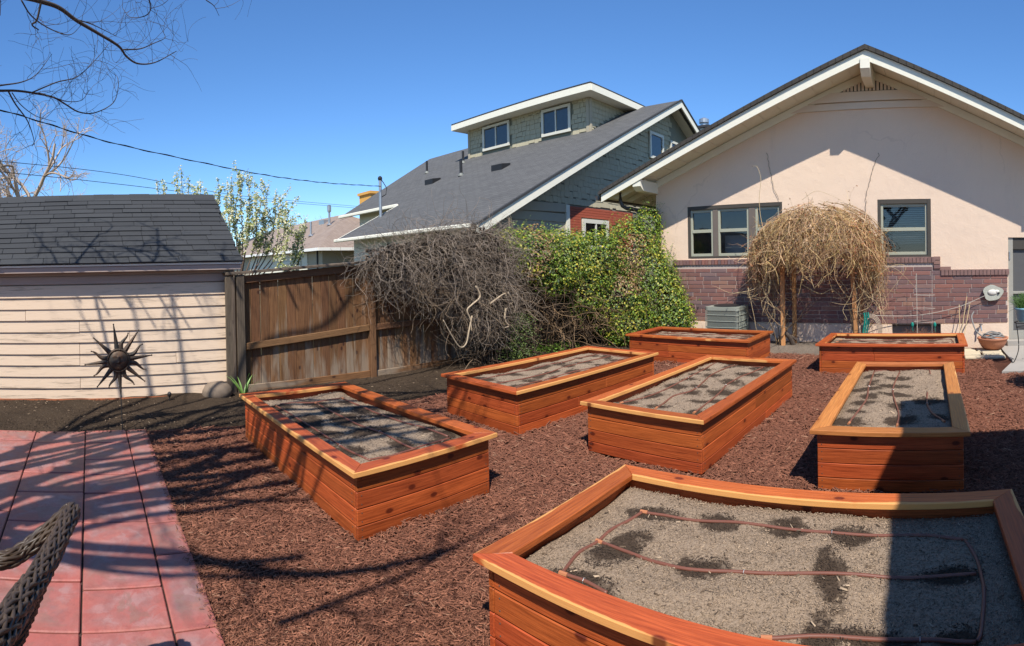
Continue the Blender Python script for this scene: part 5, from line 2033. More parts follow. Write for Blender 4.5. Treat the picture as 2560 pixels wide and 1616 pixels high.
b.tube(p, np.linspace(.06, .03, len(p)), 8)
b.tube(spline([at(1992, 850, Y=10.3), at(1975, 840, Y=10.25), at(1958, 838, Y=10.2)], 5), .03, 7)
put('stump', b, M['bark'], dome)
# dark runners climbing the stucco
for pts in ([(1918, 382), (1928, 440), (1945, 500)], [(2198, 382), (2180, 430), (2168, 480), (2160, 540)], [(1938, 300), (1950, 280), (1990, 262)]):
    b = MB()
    p = spline([at(a, c0, Y=YW - .02) for a, c0 in pts], 7)
    p[:, 0] += rr.normal(0, .012, len(p))
    b.tube(p, .004, 5)
    put('wall_runner', b, M['bark'], dome)

# ------------------------------------------------------------------ big bare tree behind and left of the view
rr = np.random.default_rng(51)
TR = Vector((-3.0, -3.3, 0))
tree = thing('bare_tree', TR, 'bare branches of the near tree reaching in at upper left', 'tree')
tb = MB()
trunk = spline([(-3.0, -3.3, -.1), (-2.95, -3.25, 1.0), (-2.9, -3.1, 1.9), (-2.95, -2.9, 2.7)], 6)
tb.tube(trunk, np.linspace(.30, .20, len(trunk)), 12)
put('trunk', tb, M['bark'], tree, smooth=True)
FORK = np.array([-2.95, -2.95, 2.6])
limbs = []                                                # (points, r0, r1)
def sky_limb(pts, X0, X1, r0, r1, start=None):
    p = [at(a, c0, X=X0 + (X1 - X0) * i / max(1, len(pts) - 1)) for i, (a, c0) in enumerate(pts)]
    if start is not None:
        p = [Vector(start)] + p
    limbs.append((spline(p, 7), r0, r1))
    return p
sky_limb([(89, 0), (145, 18), (191, 51), (243, 82), (296, 115), (316, 141), (345, 159), (388, 156), (441, 128)], -4.6, -5.3, .020, .004, None)
limbs.append((spline([FORK, (-3.4, -2.2, 3.4), (-4.1, -1.1, 4.1), tuple(at(89, 0, X=-4.6))], 8), .07, .020))
sky_limb([(-40, 226), (0, 227), (39, 227), (79, 232), (132, 243), (164, 261), (197, 280), (237, 282), (283, 257), (296, 214), (293, 191)], -4.4, -5.2, .012, .0025)
limbs.append((spline([FORK, (-3.5, -2.3, 3.0), (-4.1, -1.4, 3.3), tuple(at(-40, 226, X=-4.4))], 8), .05, .012))
sky_limb([(20, 227), (39, 261), (69, 303), (85, 352), (80, 366)], -4.4, -4.7, .008, .002)
sky_limb([(-60, 225), (0, 214), (55, 205), (92, 185), (130, 135)], -4.3, -4.7, .009, .002)
sky_limb([(79, 232), (141, 206), (194, 191), (243, 145), (273, 108)], -4.5, -5.0, .007, .002)
sky_limb([(53, 0), (79, 40), (125, 72), (174, 87), (204, 62)], -4.3, -4.6, .007, .002)
sky_limb([(102, 8), (92, 50), (80, 62), (97, 75)], -4.5, -4.6, .011, .005)
sky_limb([(370, -10), (377, 21), (362, 40), (326, 43), (306, 20)], -4.9, -5.2, .007, .002)
sky_limb([(377, 21), (405, 12), (425, -4)], -5.0, -5.1, .003, .0015)
sky_limb([(308, 124), (350, 122), (385, 108), (412, 95), (408, 80)], -5.0, -5.2, .007, .002)
sky_limb([(515, 0), (535, 15), (548, 40)], -5.0, -5.1, .005, .002)
sky_limb([(196, 50), (228, 60), (262, 76), (290, 90)], -4.8, -5.1, .006, .002)
sky_limb([(30, 232), (52, 262), (90, 290), (140, 305)], -4.4, -4.7, .005, .002)
sky_limb([(132, 243), (170, 254), (205, 250), (222, 225)], -4.7, -5.0, .005, .002)
n_sky = len(limbs)


def shadow_limb(pts, h0, h1, r0, r1):
    """a limb whose shadow falls along these measured ground points"""
    p = []
    for i, (a, c0) in enumerate(pts):
        h = h0 + (h1 - h0) * i / max(1, len(pts) - 1)
        g_ = at(a, c0, Z=0)
        p.append((g_.x + SHX * h, g_.y + SHY * h, h))
    limbs.append((spline(p, 7), r0, r1))


shadow_limb([(-60, 1270), (120, 1200), (250, 1150), (360, 1112), (480, 1070), (600, 1045), (760, 1030)], 3.6, 6.2, .085, .02)
shadow_limb([(-60, 1360), (120, 1275), (260, 1235), (400, 1195), (540, 1170), (700, 1140), (860, 1110)], 3.6, 6.0, .095, .025)
shadow_limb([(-60, 1305), (140, 1222), (300, 1180), (430, 1150), (560, 1120), (700, 1075)], 3.8, 6.2, .05, .015)
shadow_limb([(-120, 1330), (60, 1345), (200, 1372), (420, 1388), (600, 1420), (800, 1436), (980, 1418), (1140, 1372)], 3.3, 5.6, .06, .03)
shadow_limb([(-120, 1350), (60, 1385), (250, 1430), (420, 1446), (600, 1442), (760, 1436)], 3.3, 4.6, .035, .015)
shadow_limb([(-60, 1420), (140, 1350), (300, 1310), (420, 1290), (560, 1275), (700, 1245), (830, 1200), (960, 1150)], 4.0, 6.0, .05, .02)
shadow_limb([(60, 1315), (260, 1262), (420, 1240), (520, 1230), (640, 1190), (760, 1140)], 4.2, 5.6, .09, .03)
shadow_limb([(-60, 1165), (110, 1138), (260, 1110), (480, 1085), (700, 1062), (950, 1040), (1200, 1015)], 4.4, 6.4, .075, .03)
shadow_limb([(-60, 1240), (130, 1195), (300, 1165), (520, 1135), (740, 1110), (980, 1088), (1180, 1060)], 4.4, 6.2, .065, .03)
shadow_limb([(-60, 1325), (140, 1258), (320, 1215), (560, 1190), (760, 1160), (960, 1130), (1150, 1100)], 4.2, 6.0, .07, .03)
shadow_limb([(-60, 1400), (180, 1312), (380, 1270), (600, 1230), (800, 1205), (1000, 1180), (1180, 1140)], 4.2, 6.0, .05, .025)
shadow_limb([(40, 1128), (200, 1100), (350, 1075), (560, 1030), (760, 1010), (960, 990), (1300, 965)], 5.0, 6.6, .06, .03)
shadow_limb([(140, 1180), (330, 1145), (520, 1130), (700, 1140), (880, 1150), (1050, 1190), (1150, 1230)], 4.8, 6.0, .045, .025)
for k in range(15):
    y_ = 1045 + 17 * k + random.uniform(-8, 8)
    sl_ = random.uniform(.10, .22)
    shadow_limb([(x_, y_ - (x_ - 340) * sl_ + random.uniform(-14, 14)) for x_ in (180, 340, 520, 700, 880, 1060, 1180)], 4.0, 6.3, random.uniform(.022, .05), random.uniform(.012, .03))
shadow_limb([(700, 1560), (860, 1500), (1020, 1440), (1160, 1360), (1290, 1290)], 4.0, 6.0, .028, .014)
for k in range(11):
    y_, z_ = -.1 + .26 * k, 5.3 + .25 * (k % 3)
    limbs.append((spline([(-5.3, y_, z_), (-5.15, y_ - .35, z_ + .7), (-4.95, y_ - .7, z_ + 1.4), (-4.6, y_ - 1.1, z_ + 2.1)], 7), .020 + .008 * (k % 3), .014))
limbs.append((spline([FORK, (-2.6, -2.6, 3.4), (-2.2, -2.2, 4.4), (-2.2, -1.9, 5.6)], 8), .12, .06))
limbs.append((spline([FORK, (-3.3, -2.9, 3.6), (-3.7, -2.9, 4.8), (-4.1, -2.8, 6.2), (-4.5, -2.7, 7.2)], 8), .11, .012))
limbs.append((spline([FORK, (-2.3, -2.8, 3.0), (-1.7, -2.5, 3.4), (-1.1, -2.1, 4.2), (-.4, -1.7, 5.2)], 8), .12, .03))
limbs.append((spline([(-3.7, -2.9, 4.8), (-4.4, -2.0, 5.4), (-5.2, -1.4, 6.0), (-6.0, -1.2, 6.4)], 8), .035, .010))
limbs.append((spline([(-3.3, -2.9, 3.6), (-4.2, -2.6, 4.2), (-5.2, -2.2, 4.9), (-6.2, -1.7, 5.6)], 8), .04, .012))
for (y_, z_, r_) in ((-.75, 4.75, .016), (-1.0, 4.9, .022), (-1.25, 4.8, .014), (-1.6, 5.1, .02), (-.55, 5.0, .012), (-1.9, 5.0, .018), (-2.3, 5.2, .02), (-.9, 5.6, .02)):
    limbs.append((spline([(-5.5, y_, z_), (-5.45, y_ - .45, z_ + .8), (-5.3, y_ - .95, z_ + 1.55), (-5.0, y_ - 1.3, z_ + 2.2)], 7), r_ * .7, r_ * .3))
for p, r0, r1 in limbs:
    b = MB()
    b.tube(p, np.linspace(r0, r1, len(p)), 8 if r0 > .04 else 6)
    put('limb', b, M['bark'], tree, smooth=True)
polys, rads, cols = [], [], []


def twigs(p, r0, depth, rr, scale=1.0, dens=1.0, flat=.5):
    d = np.gradient(p, axis=0)
    n_ = max(1, int(len(p) * .30 * dens))
    for i in rr.integers(len(p) // 6, len(p), n_):
        dd = d[i] / (np.linalg.norm(d[i]) + 1e-9)
        side = np.cross(dd, rr.normal(0, 1, 3))
        side /= np.linalg.norm(side) + 1e-9
        L = rr.uniform(.22, .8) * scale
        m_ = 7
        c_ = wander(p[i], dd * .6 + side * .9 + np.array([0, 0, .15]), m_, L / m_, rr, .42)
        polys.append(c_)
        r_ = max(.0016, min(r0 * .45, .011) * scale)
        rads.append(np.linspace(r_, max(.0011, r_ * .35), len(c_)))
        cols.append(np.array([.085, .065, .055]) * rr.uniform(.6, 1.3))
        if depth:
            twigs(c_, r_, depth - 1, rr, scale * .62, 1.5, flat)


for i, (p, r0, r1) in enumerate(limbs):
    if i < n_sky:
        twigs(p, .007, 1, rr, .8, .62)
    else:
        twigs(p, .024, 2, rr, 1.15, .46)
keep = []
for i, p in enumerate(polys):                             # nothing hangs in front of the lens
    if np.min(np.linalg.norm(p - np.array([0, 0, EYE]), axis=1)) > 1.5:
        keep.append(i)
put('twig', strand_mesh('tree_twig', [polys[i] for i in keep], [rads[i] for i in keep], [cols[i] for i in keep]), M['twig'], tree, kind='stuff')

# ------------------------------------------------------------------ blossoming tree behind the shed
rr = np.random.default_rng(61)
bt = thing('blossom_tree', (-12.4, 3.5, 0), 'young tree in white blossom between the shed and the far houses', 'tree')
base0 = np.array([-12.4, 3.5, 0])
b = MB()
p = spline([(-12.4, 3.5, -.1), (-12.35, 3.45, .6), (-12.4, 3.4, 1.2)], 5)
b.tube(p, np.linspace(.09, .06, len(p)), 8)
put('trunk', b, M['bark'], bt)
bp, brd, bcl = [], [], []
BPT, BSZ = [], []
tips = [(392, 450, .0), (408, 470, .3), (440, 432, 0), (452, 418, .2), (470, 440, .5), (500, 452, -.3), (512, 470, .3), (546, 447, .1), (568, 450, 0), (580, 440, .4), (598, 428, .1), (618, 424, -.3), (640, 478, .3), (655, 450, 0), (671, 455, .3), (690, 474, -.2), (702, 488, .1), (715, 515, .3), (760, 560, -.2), (745, 575, .1), (535, 480, .2), (615, 500, .4), (640, 520, 0), (425, 500, -.4), (590, 520, -.2), (560, 540, .3), (720, 560, .4)]
for (px, py, dx) in tips:
    tp = np.array(at(px, py, X=-12.6 + dx))
    mid = base0 + np.array([0, 0, 1.2]) + (tp - base0 - np.array([0, 0, 1.2])) * np.array([.45, .75, .35]) + rr.normal(0, .06, 3)
    p = spline([base0 + np.array([0, 0, 1.15 + rr.uniform(-.2, .1)]), mid, tp * .5 + mid * .5 + rr.normal(0, .03, 3) + np.array([0, (tp[1] - mid[1]) * .3, 0]), tp], 9)
    bp.append(p)
    brd.append(np.linspace(.020, .004, len(p)))
    bcl.append(np.array([.13, .09, .07]))
    for q_ in range(rr.integers(3, 7)):
        i = rr.integers(len(p) // 3, len(p) - 3)
        s_ = wander(p[i], p[min(i + 3, len(p) - 1)] - p[i] + rr.normal(0, .12, 3), 6, rr.uniform(.05, .11), rr, .3, (0, 0, .12))
        bp.append(s_)
        brd.append(np.linspace(.006, .002, len(s_)))
        bcl.append(np.array([.13, .09, .07]))
for p in bp:
    d = np.linspace(0, 1, len(p))
    m_ = int(8.5 * len(p) * (.7 if len(p) > 10 else 1.0))
    f = rr.uniform(.38 if len(p) > 10 else .1, 1, m_) * (len(p) - 1)
    i = np.clip(f.astype(int), 0, len(p) - 2)
    w = (f - i)[:, None]
    BPT.append(p[i] * (1 - w) + p[i + 1] * w + rr.normal(0, .032, (m_, 3)))
put('branch', strand_mesh('blossom_branch', bp, brd, bcl, 4), M['twig'], bt, kind='stuff')
P = np.vstack(BPT)
n = len(P)
base = np.array([.70, .68, .46]) * rr.uniform(.7, 1.15, (n, 1))
gr_ = rr.random(n) < .45
base[gr_] = np.array([.25, .30, .08])
v_, t_, c_ = leaf_cloud(P, np.tile([.5, -.3, .6], (n, 1)), rr.uniform(.03, .07, n), np.clip(base, 0, .85), rr, .8)
put('blossom', fast_mesh('blossom', v_, t_, 3, c_), M['petal'], bt, kind='stuff')


def far_tree(loc, h, spread, label, col, name, seed, n0=7, lean=(0, 0), rmul=1.0, group=None):
    rr = np.random.default_rng(seed)
    t = thing(name, loc, label, 'tree', group)
    loc = np.array(loc, float)
    top = loc + np.array([lean[0], lean[1], h * .55])
    b = MB()
    p = spline([loc, loc * .6 + top * .4 + rr.normal(0, .1, 3), top], 6)
    b.tube(p, np.linspace(.16 * rmul, .07 * rmul, len(p)), 7)
    tk = put('trunk', b, None, t)
    g_ = M.setdefault('bark_' + name + str(seed), plain('bark ' + name, col, .9, .2))
    tk.data.materials.append(g_)
    PP, RR, CC = [], [], []

    def grow(q_, d, L, r_, depth):
        c_ = wander(q_, d, 7, L / 7, rr, .28)
        PP.append(c_)
        RR.append(np.linspace(r_, r_ * .5, 8))
        CC.append(np.array(col) * rr.uniform(.7, 1.2))
        if depth:
            for _ in range(4):
                i = rr.integers(2, 8)
                grow(c_[i], (c_[i] - c_[i - 1]) / (np.linalg.norm(c_[i] - c_[i - 1]) + 1e-9) + rr.normal(0, .55, 3) + np.array([0, 0, .12]), L * rr.uniform(.45, .7), r_ * .5, depth - 1)
    for k in range(n0):
        a = 2 * math.pi * k / n0 + rr.uniform(-.3, .3)
        i = rr.integers(len(p) // 2, len(p))
        grow(p[i], np.array([math.cos(a) * spread, math.sin(a) * spread, 1.0]), h * .42, .05 * rmul, 4)
    put('crown', strand_mesh('crown', PP, RR, CC), M['twig'], t, kind='stuff')


a_ = at(60, 500, X=-24)
far_tree((a_.x, a_.y - 1.0, 0), 8.2, .85, 'pale bare tree rising behind the left end of shed roof', (.50, .40, .33), 'bare_tree', 71, 10, (.6, 1.3), 2.3)
a_ = at(715, 600, X=-48)
far_tree((a_.x, a_.y, 0), 7.6, .8, 'small grey bare tree behind the tan roof, left of vent pipe', (.23, .18, .16), 'bare_tree', 73, 6, group='far bare trees over the tan roof')
a_ = at(790, 600, X=-50)
far_tree((a_.x, a_.y, 0), 7.0, .9, 'faint bare tree behind the ridge of the tan roof', (.26, .20, .18), 'bare_tree', 75, 5, group='far bare trees over the tan roof')

# ------------------------------------------------------------------ overhead wires
def wire(name, pts, r, label, twisted=False):
    b = MB()
    p = spline(pts, 24)
    b.tube(p, r, 6)
    if twisted:
        s_ = np.arange(len(p))
        off = np.stack([np.sin(s_ * .9), np.cos(s_ * .9) * .4, np.cos(s_ * .9)], -1) * r * 1.6
        b.tube(p + off, r * .8, 5)
    put(name, b, M['cable'], label=label, cat='wire')


q0 = Vector((-15.4, 9.35, 4.5))
pts = [at(-200, 235, r=8.5), at(0, 275, r=9.2), at(300, 362, r=11.0), at(620, 430, r=14.0), at(800, 456, r=16.2), q0]
wire('service_cable', [tuple(p) for p in pts], .0085, 'thick twisted black cable sagging from upper left to roof mast', True)
wire('overhead_wire', [tuple(at(a, c0, r=r_)) for a, c0, r_ in ((-150, 382, 14), (0, 403, 15.5), (300, 436, 19), (560, 484, 24), (750, 504, 30), (1000, 526, 42))], .010, 'upper of two thin black wires crossing above shed roof')
wire('overhead_wire', [tuple(at(a, c0, r=r_)) for a, c0, r_ in ((-150, 415, 14), (0, 430, 15.5), (300, 461, 19), (560, 492, 24), (750, 509, 30), (1000, 530, 42))], .010, 'lower of two thin black wires crossing above shed roof')

# ------------------------------------------------------------------ metal sun on a stake
so = thing('sun_ornament', (-6.08, .33, 0), 'rusty metal sun face on a garden stake before the shed', 'ornament')
SX, SYc, SZc = -6.1, .315, .80
def sp(u, v_, d=0.0):                                      # u to the viewer's right (+Y), v up, d towards the viewer (+X)
    return (SX + d, SYc + u, SZc + v_)
b = MB()
b.tube([(-6.06, .345, -.05), (-6.08, .335, .3), (SX - .01, SYc + .02, SZc - .2)], .006, 6)
put('stake', b, M['iron'], so)
b = MB()
n = 28
for (r_, d0) in ((.135, -.012),):
    ring = [sp(r_ * math.cos(2 * math.pi * i / n), r_ * math.sin(2 * math.pi * i / n), d0) for i in range(n)]
    b.prism(ring, (.02, 0, 0))
face = put('disc', b, M['rust'], so)
b = MB()
vs, fs = [], []
m_ = 10
for j in range(m_ + 1):
    t = j / m_
    for i in range(n):
        a = 2 * math.pi * i / n
        r_ = .112 * t
        u, v_ = r_ * math.cos(a), r_ * math.sin(a)
        h = .012 + .034 * math.sqrt(max(0, 1 - t * t))
        h += .020 * math.exp(-((u / .012) ** 2)) * (1 if -.02 < v_ < .045 else 0) + .016 * math.exp(-((u / .02) ** 2 + ((v_ + .016) / .012) ** 2))
        h += .010 * math.exp(-((u / .035) ** 2 + ((v_ + .052 - 8 * u * u) / .008) ** 2)) - .006 * math.exp(-((u / .036) ** 2 + ((v_ + .044 - 8 * u * u) / .004) ** 2))
        h += .010 * math.exp(-((u / .025) ** 2 + ((v_ + .085) / .014) ** 2))
        for s_ in (-1, 1):
            h -= .010 * math.exp(-(((u - s_ * .042) / .02) ** 2 + ((v_ - .028) / .010) ** 2))
            h += .008 * math.exp(-(((u - s_ * .042) / .011) ** 2 + ((v_ - .026) / .006) ** 2))
            h += .007 * math.exp(-(((u - s_ * .044) / .026) ** 2 + ((v_ - .052 + 6 * (u - s_ * .044) ** 2) / .006) ** 2))
            h += .006 * math.exp(-(((u - s_ * .058) / .022) ** 2 + ((v_ + .020) / .02) ** 2))
        vs.append(sp(u, v_, h))
for j in range(m_):
    for i in range(n):
        k = (i + 1) % n
        fs.append((j * n + i, j * n + k, (j + 1) * n + k, (j + 1) * n + i))
b.add(vs, fs)
put('face', b, M['rust'], so, smooth=True)
b = MB()
b.tube([sp(.124 * math.cos(a), .124 * math.sin(a), .012) for a in np.linspace(0, 2 * math.pi, 33)], .012, 8, cap=False)
put('rim', b, M['rust'], so, smooth=True)
for i in range(14):
    a = 2 * math.pi * i / 14 + .1
    b = MB()
    b.ball(sp(.124 * math.cos(a), .124 * math.sin(a), .024), .008, 6, 4)
    put('bead', b, M['rust'], so)
angs = [97, 73, 55, 29, 7, -17, -40, -62, -87, -107, -130, -153, -174, 164, 137]
for i, adeg in enumerate(angs):
    a = R(adeg)
    wavy = i % 2 == 1
    Lr = (.262 if not wavy else .205) + (.03 if i in (0, 2, 8) else 0)
    ca, sa = math.cos(a), math.sin(a)
    vs = []
    K = 9
    for j in range(K):
        t = j / (K - 1)
        r_ = .12 + (Lr - .0) * t
        w = (.026 * (1 - t) + .005) if not wavy else (.028 * (1 - t) ** .8 + .004)
        off = .0 if not wavy else .022 * math.sin(t * 2 * math.pi * .8) * (1 if i % 4 == 1 else -1)
        for s_, d in ((-1, .0), (0, .012 * (1 - t) + .003), (1, .0)):
            uu, vv = r_ * ca - (off + s_ * w) * sa, r_ * sa + (off + s_ * w) * ca
            vs.append(sp(uu, vv, d))
    fs = []
    for j in range(K - 1):
        for s_ in range(2):
            fs.append((j * 3 + s_, j * 3 + s_ + 1, j * 3 + 4 + s_, j * 3 + 3 + s_))
    for j in range(K - 1):
        fs.append((j * 3 + 2, j * 3, j * 3 + 3, j * 3 + 5))
    b = MB()
    b.add(vs, fs)
    tx, ty = (.12 + Lr) * ca, (.12 + Lr) * sa
    off = .0 if not wavy else .022 * math.sin(2 * math.pi * .8) * (1 if i % 4 == 1 else -1)
    b.ball(sp(tx - off * sa, ty + off * ca, .003), .0095, 8, 5)
    put('ray', b, M['rust'], so)

# ------------------------------------------------------------------ wicker chair cut by the lower left corner
ch = thing('wicker_chair', (-1.6, -.6, 0), 'dark woven wicker chair back and arm at lower left', 'chair')


def woven(pts, r0, r1, strands=11, turns=9, sr=.0066):
    b = MB()
    p = spline(pts, 10)
    n_ = len(p)
    d = np.r_[0, np.cumsum(np.linalg.norm(np.diff(p, axis=0), axis=1))]
    s_ = np.linspace(0, d[-1], max(30, int(d[-1] / .012)))
    c_ = np.stack([np.interp(s_, d, p[:, i]) for i in range(3)], -1)
    t = np.gradient(c_, axis=0)
    t /= np.linalg.norm(t, axis=1)[:, None]
    a = np.cross(t, [0, 0, 1.0])
    a /= np.linalg.norm(a, axis=1)[:, None]
    w = np.cross(t, a)
    rad = np.interp(s_, [0, d[-1]], [r0, r1])
    b.tube(c_, rad * .93, 10)
    for sg in (-1, 1):
        for k in range(strands):
            ph = 2 * math.pi * k / strands + sg * s_ / .42 * 2 * math.pi * .5
            rr_ = rad * (1 + .12 * np.sin(s_ / .05 * math.pi + k * math.pi + (0 if sg > 0 else math.pi)))
            q_ = c_ + (np.cos(ph) * rr_)[:, None] * a + (np.sin(ph) * rr_)[:, None] * w
            b.tube(q_, sr, 5)
    return b


tip = at(182, 1276, r=2.08)
p1, p2, p3 = at(120, 1400, r=1.72), at(55, 1500, r=1.45), at(-10, 1600, r=1.22)
put('back_rail', woven([tuple(tip), tuple(p1), tuple(p2), tuple(p3), tuple(p3 + (p3 - p2) * .6)], .027, .033), M['wicker'], ch, smooth=True)
a1, a2, a3 = at(120, 1330, r=2.12), at(60, 1378, r=2.12), at(0, 1402, r=2.08)
put('arm', woven([tuple(tip), tuple(a1), tuple(a2), tuple(a3), tuple(a3 + Vector((-.05, -.2, -.03))), tuple(a3 + Vector((-.05, -.45, -.05)))], .027, .029), M['wicker'], ch, smooth=True)
# woven back panel below the rail
b = MB()
top = spline([tuple(tip), tuple(p1), tuple(p2), tuple(p3), tuple(p3 + (p3 - p2) * .6)], 10)
tt = np.linspace(0, 1, len(top))
H_ = .05 + .5 * tt ** .8
lean = np.stack([.16 + 0 * tt, -.34 + 0 * tt, -1 + 0 * tt], -1)
for i in range(1, len(top)):
    q_ = top[i]
    b.tube([q_ + lean[i] * .02, q_ + lean[i] * H_[i]], .006, 5)
for j in range(1, 20):
    w = top[1:] + lean[1:] * (H_[1:] * j / 19)[:, None]
    w[:, 1] += .007 * np.cos(np.arange(len(w)) * math.pi + j * math.pi)
    b.tube(w, .0068, 5)
put('back_panel', b, M['wicker'], ch)
b = MB()
tx, px3 = tip.x, (p3 + (p3 - p2) * .6).x
b.box((tx + .05, -.95, .38), (-1.45, -.40, .44))
put('seat', b, M['wicker'], ch)
for (x, y) in ((tx + .08, -.45), (-1.5, -.45), (tx + .08, -.9), (-1.5, -.9)):
    b = MB()
    b.tube([(x, y, 0), (x, y, .40)], .022, 8)
    put('leg', b, M['wicker'], ch)

# ------------------------------------------------------------------ things by the house
ac = thing('air_conditioner', (-4.12, 10.3, .08), 'grey green air conditioner unit between ivy and arbor', 'air conditioner')
b = MB()
x0, x1, y0, y1, zb_, zt_ = -4.52, -3.77, 9.92, 10.6, .1, .86
def rr_rect(x0, x1, y0, y1, r_, z, n=4):
    out = []
    for (cx_, cy_, a0) in ((x1 - r_, y0 + r_, -90), (x1 - r_, y1 - r_, 0), (x0 + r_, y1 - r_, 90), (x0 + r_, y0 + r_, 180)):
        for i in range(n + 1):
            a = R(a0 + 90 * i / n)
            out.append((cx_ + r_ * math.cos(a), cy_ + r_ * math.sin(a), z))
    return out
b.prism(rr_rect(x0 + .03, x1 - .03, y0 + .03, y1 - .03, .07, zb_), (0, 0, zt_ - zb_ - .05))
put('coil', b, M['fin'], ac)
b = MB()
b.prism(rr_rect(x0, x1, y0, y1, .09, zt_ - .07), (0, 0, .07))
put('top_cover', b, M['mesh_metal'], ac)
b = MB()
b.lathe([(.28, 0), (.28, .012), (.22, .03), (.05, .035)], ((x0 + x1) / 2, (y0 + y1) / 2, zt_ + .002), 24)
put('fan_grille', b, M['black'], ac)
b = MB()
b.prism(rr_rect(x0, x1, y0, y1, .09, zb_ - .05), (0, 0, .08))
put('base', b, M['mesh_metal'], ac)
for i in range(34):
    x = x0 + .03 + (x1 - x0 - .06) * i / 33
    board('guard_wire', (x, y0 + .012, zb_ + .03), (x, y0 + .012, zt_ - .07), .008, .008, (0, -1, 0), M['mesh_metal'], ac, c=.001)
for i in range(26):
    y = y0 + .06 + (y1 - y0 - .12) * i / 25
    board('guard_wire', (x1 - .012, y, zb_ + .03), (x1 - .012, y, zt_ - .07), .008, .008, (1, 0, 0), M['mesh_metal'], ac, c=.001)
for k in range(5):
    z = zb_ + .1 + k * .125
    b = MB()
    b.tube(rr_rect(x0 + .004, x1 - .004, y0 + .004, y1 - .004, .09, z) + rr_rect(x0 + .004, x1 - .004, y0 + .004, y1 - .004, .09, z)[:1], .008, 5)
    put('guard_band', b, M['mesh_metal'], ac)

# cast stone plaque with a pale fish-like relief
pl = thing('stone_plaque', (1.17, 10.68, .84), 'grey cast stone plaque with white relief on the brick by the door', 'plaque')
pc = at(2482, 732, Y=YW - .06)
b = MB()
n = 26
ring = []
for i in range(n):
    a = 2 * math.pi * i / n
    q_ = 1 + .07 * math.sin(3 * a + 1) + .05 * math.sin(5 * a)
    ring.append((pc.x + .20 * q_ * math.cos(a), YW - .045, pc.z + .155 * q_ * math.sin(a)))
b.prism(ring, (0, -.05, 0))
put('slab', b, M['cement_light'], pl)
b = MB()
b.ball((pc.x - .01, YW - .10, pc.z + .01), (.10, .022, .055), 16, 8)
b.ball((pc.x + .075, YW - .10, pc.z + .025), (.05, .02, .035), 12, 6)
put('relief', b, M['shell'], pl, smooth=True)
b = MB()
b.ball((pc.x + .115, YW - .112, pc.z - .005), (.028, .014, .016), 8, 5)
put('dark_spot', b, M['black'], pl)
b = MB()
p = spline([tuple(pc + Vector((-.15, -.05, -.05))), tuple(at(2395, 768, Y=YW - .12)), tuple(at(2300, 788, Y=YW - .12)), tuple(at(2210, 790, Y=YW - .2)), tuple(at(2150, 785, Y=YW - .4))], 8)
b.tube(p, .006, 5)
put('cord_line', b, M['wire'], label='slack pale cord strung from the stone plaque to the arbor', cat='cord')

# tomato cages
def cage(px, label, y=10.5, w=.36, h=1.15):
    c0 = at(px, 820, Y=y)
    t = thing('plant_cage', (c0.x, y, .05), label, 'plant cage', 'wire plant cages by the house')
    for i in range(4):
        a = math.pi / 4 + i * math.pi / 2
        b = MB()
        b.tube([(c0.x + w * .55 * math.cos(a), y - .1 + .13 * math.sin(a), .05), (c0.x + w * .6 * math.cos(a), y - .1 + .15 * math.sin(a), h)], .0035, 5)
        put('upright', b, M['wire'], t)
    for k in range(4):
        z = .3 + k * .26
        b = MB()
        b.tube([(c0.x + w * .58 * math.cos(a), y - .1 + .14 * math.sin(a), z) for a in np.linspace(0, 2 * math.pi, 13) + math.pi / 4], .0035, 5, cap=False)
        put('ring', b, M['wire'], t)
cage(2312, 'thin wire plant cage standing before the basement window', h=1.5)
b = MB()
rr = np.random.default_rng(81)
polys = [wander((rr.normal(-.28, .13), 10.4 + rr.normal(0, .08), .1), (rr.normal(0, .4), rr.normal(0, .3), 1), 7, .055, rr, .4) for _ in range(170)]
put('dry_shrub', strand_mesh('dry_shrub', polys, [np.linspace(.003, .0015, 8)] * 170, [np.array([.22, .12, .085]) * rr.uniform(.6, 1.3) for _ in polys]), M['twig'], label='low reddish dry plant under the wire cage', cat='plant')
for i, (xa, ya, xb, yb, lb) in enumerate(((2400, 835, 2398, 762, 'leftmost bamboo stake leaning on the brick'), (2403, 838, 2417, 742, 'tallest bamboo stake leaning on the brick'), (2411, 838, 2425, 758, 'rightmost bamboo stake leaning on the brick'))):
    b = MB()
    b.tube([tuple(at(xa, ya, Y=10.45)), tuple(at(xb, yb, Y=10.68))], .008, 6)
    put('bamboo_stake', b, M['bamboo'], label=lb, cat='stake', group='bamboo stakes by the wall')
for px, lb in ((2281, 'left teal clip low on the wire cage'), (2337, 'right teal clip low on the wire cage')):
    c0 = at(px, 812, Y=10.35)
    b = MB()
    b.ball(tuple(c0), (.03, .02, .05), 8, 6)
    b.tube([tuple(c0 + Vector((0, 0, -.04))), tuple(c0 + Vector((.01, 0, -.14)))], .006, 5)
    put('cage_clip', b, M['teal'], label=lb, cat='clip', group='teal clips on the cage')
b = MB()
hc = at(2164, 812, Y=10.05)
for k in range(3):
    b.tube([(hc.x + .035 * k - .03 + .02 * math.sin(t * 7), 10.02 + .03 * k, .78 - .62 * t) for t in np.linspace(0, 1, 10)], .016, 7)
put('hanging_hose', b, M['teal'], label='short teal hose hanging beside the right arbor post', cat='hose')
b = MB()
for k in range(4):
    b.tube([(hc.x + .10 + (.14 + .02 * k) * math.cos(a), 10.05 + .03 * k, .42 + (.26 + .02 * k) * math.sin(a)) for a in np.linspace(0, 2 * math.pi, 20)], .010, 6, cap=False)
put('coiled_vine', b, M['bark_pale'], label='loose coil of brown vine leaning on the right arbor post', cat='vine')

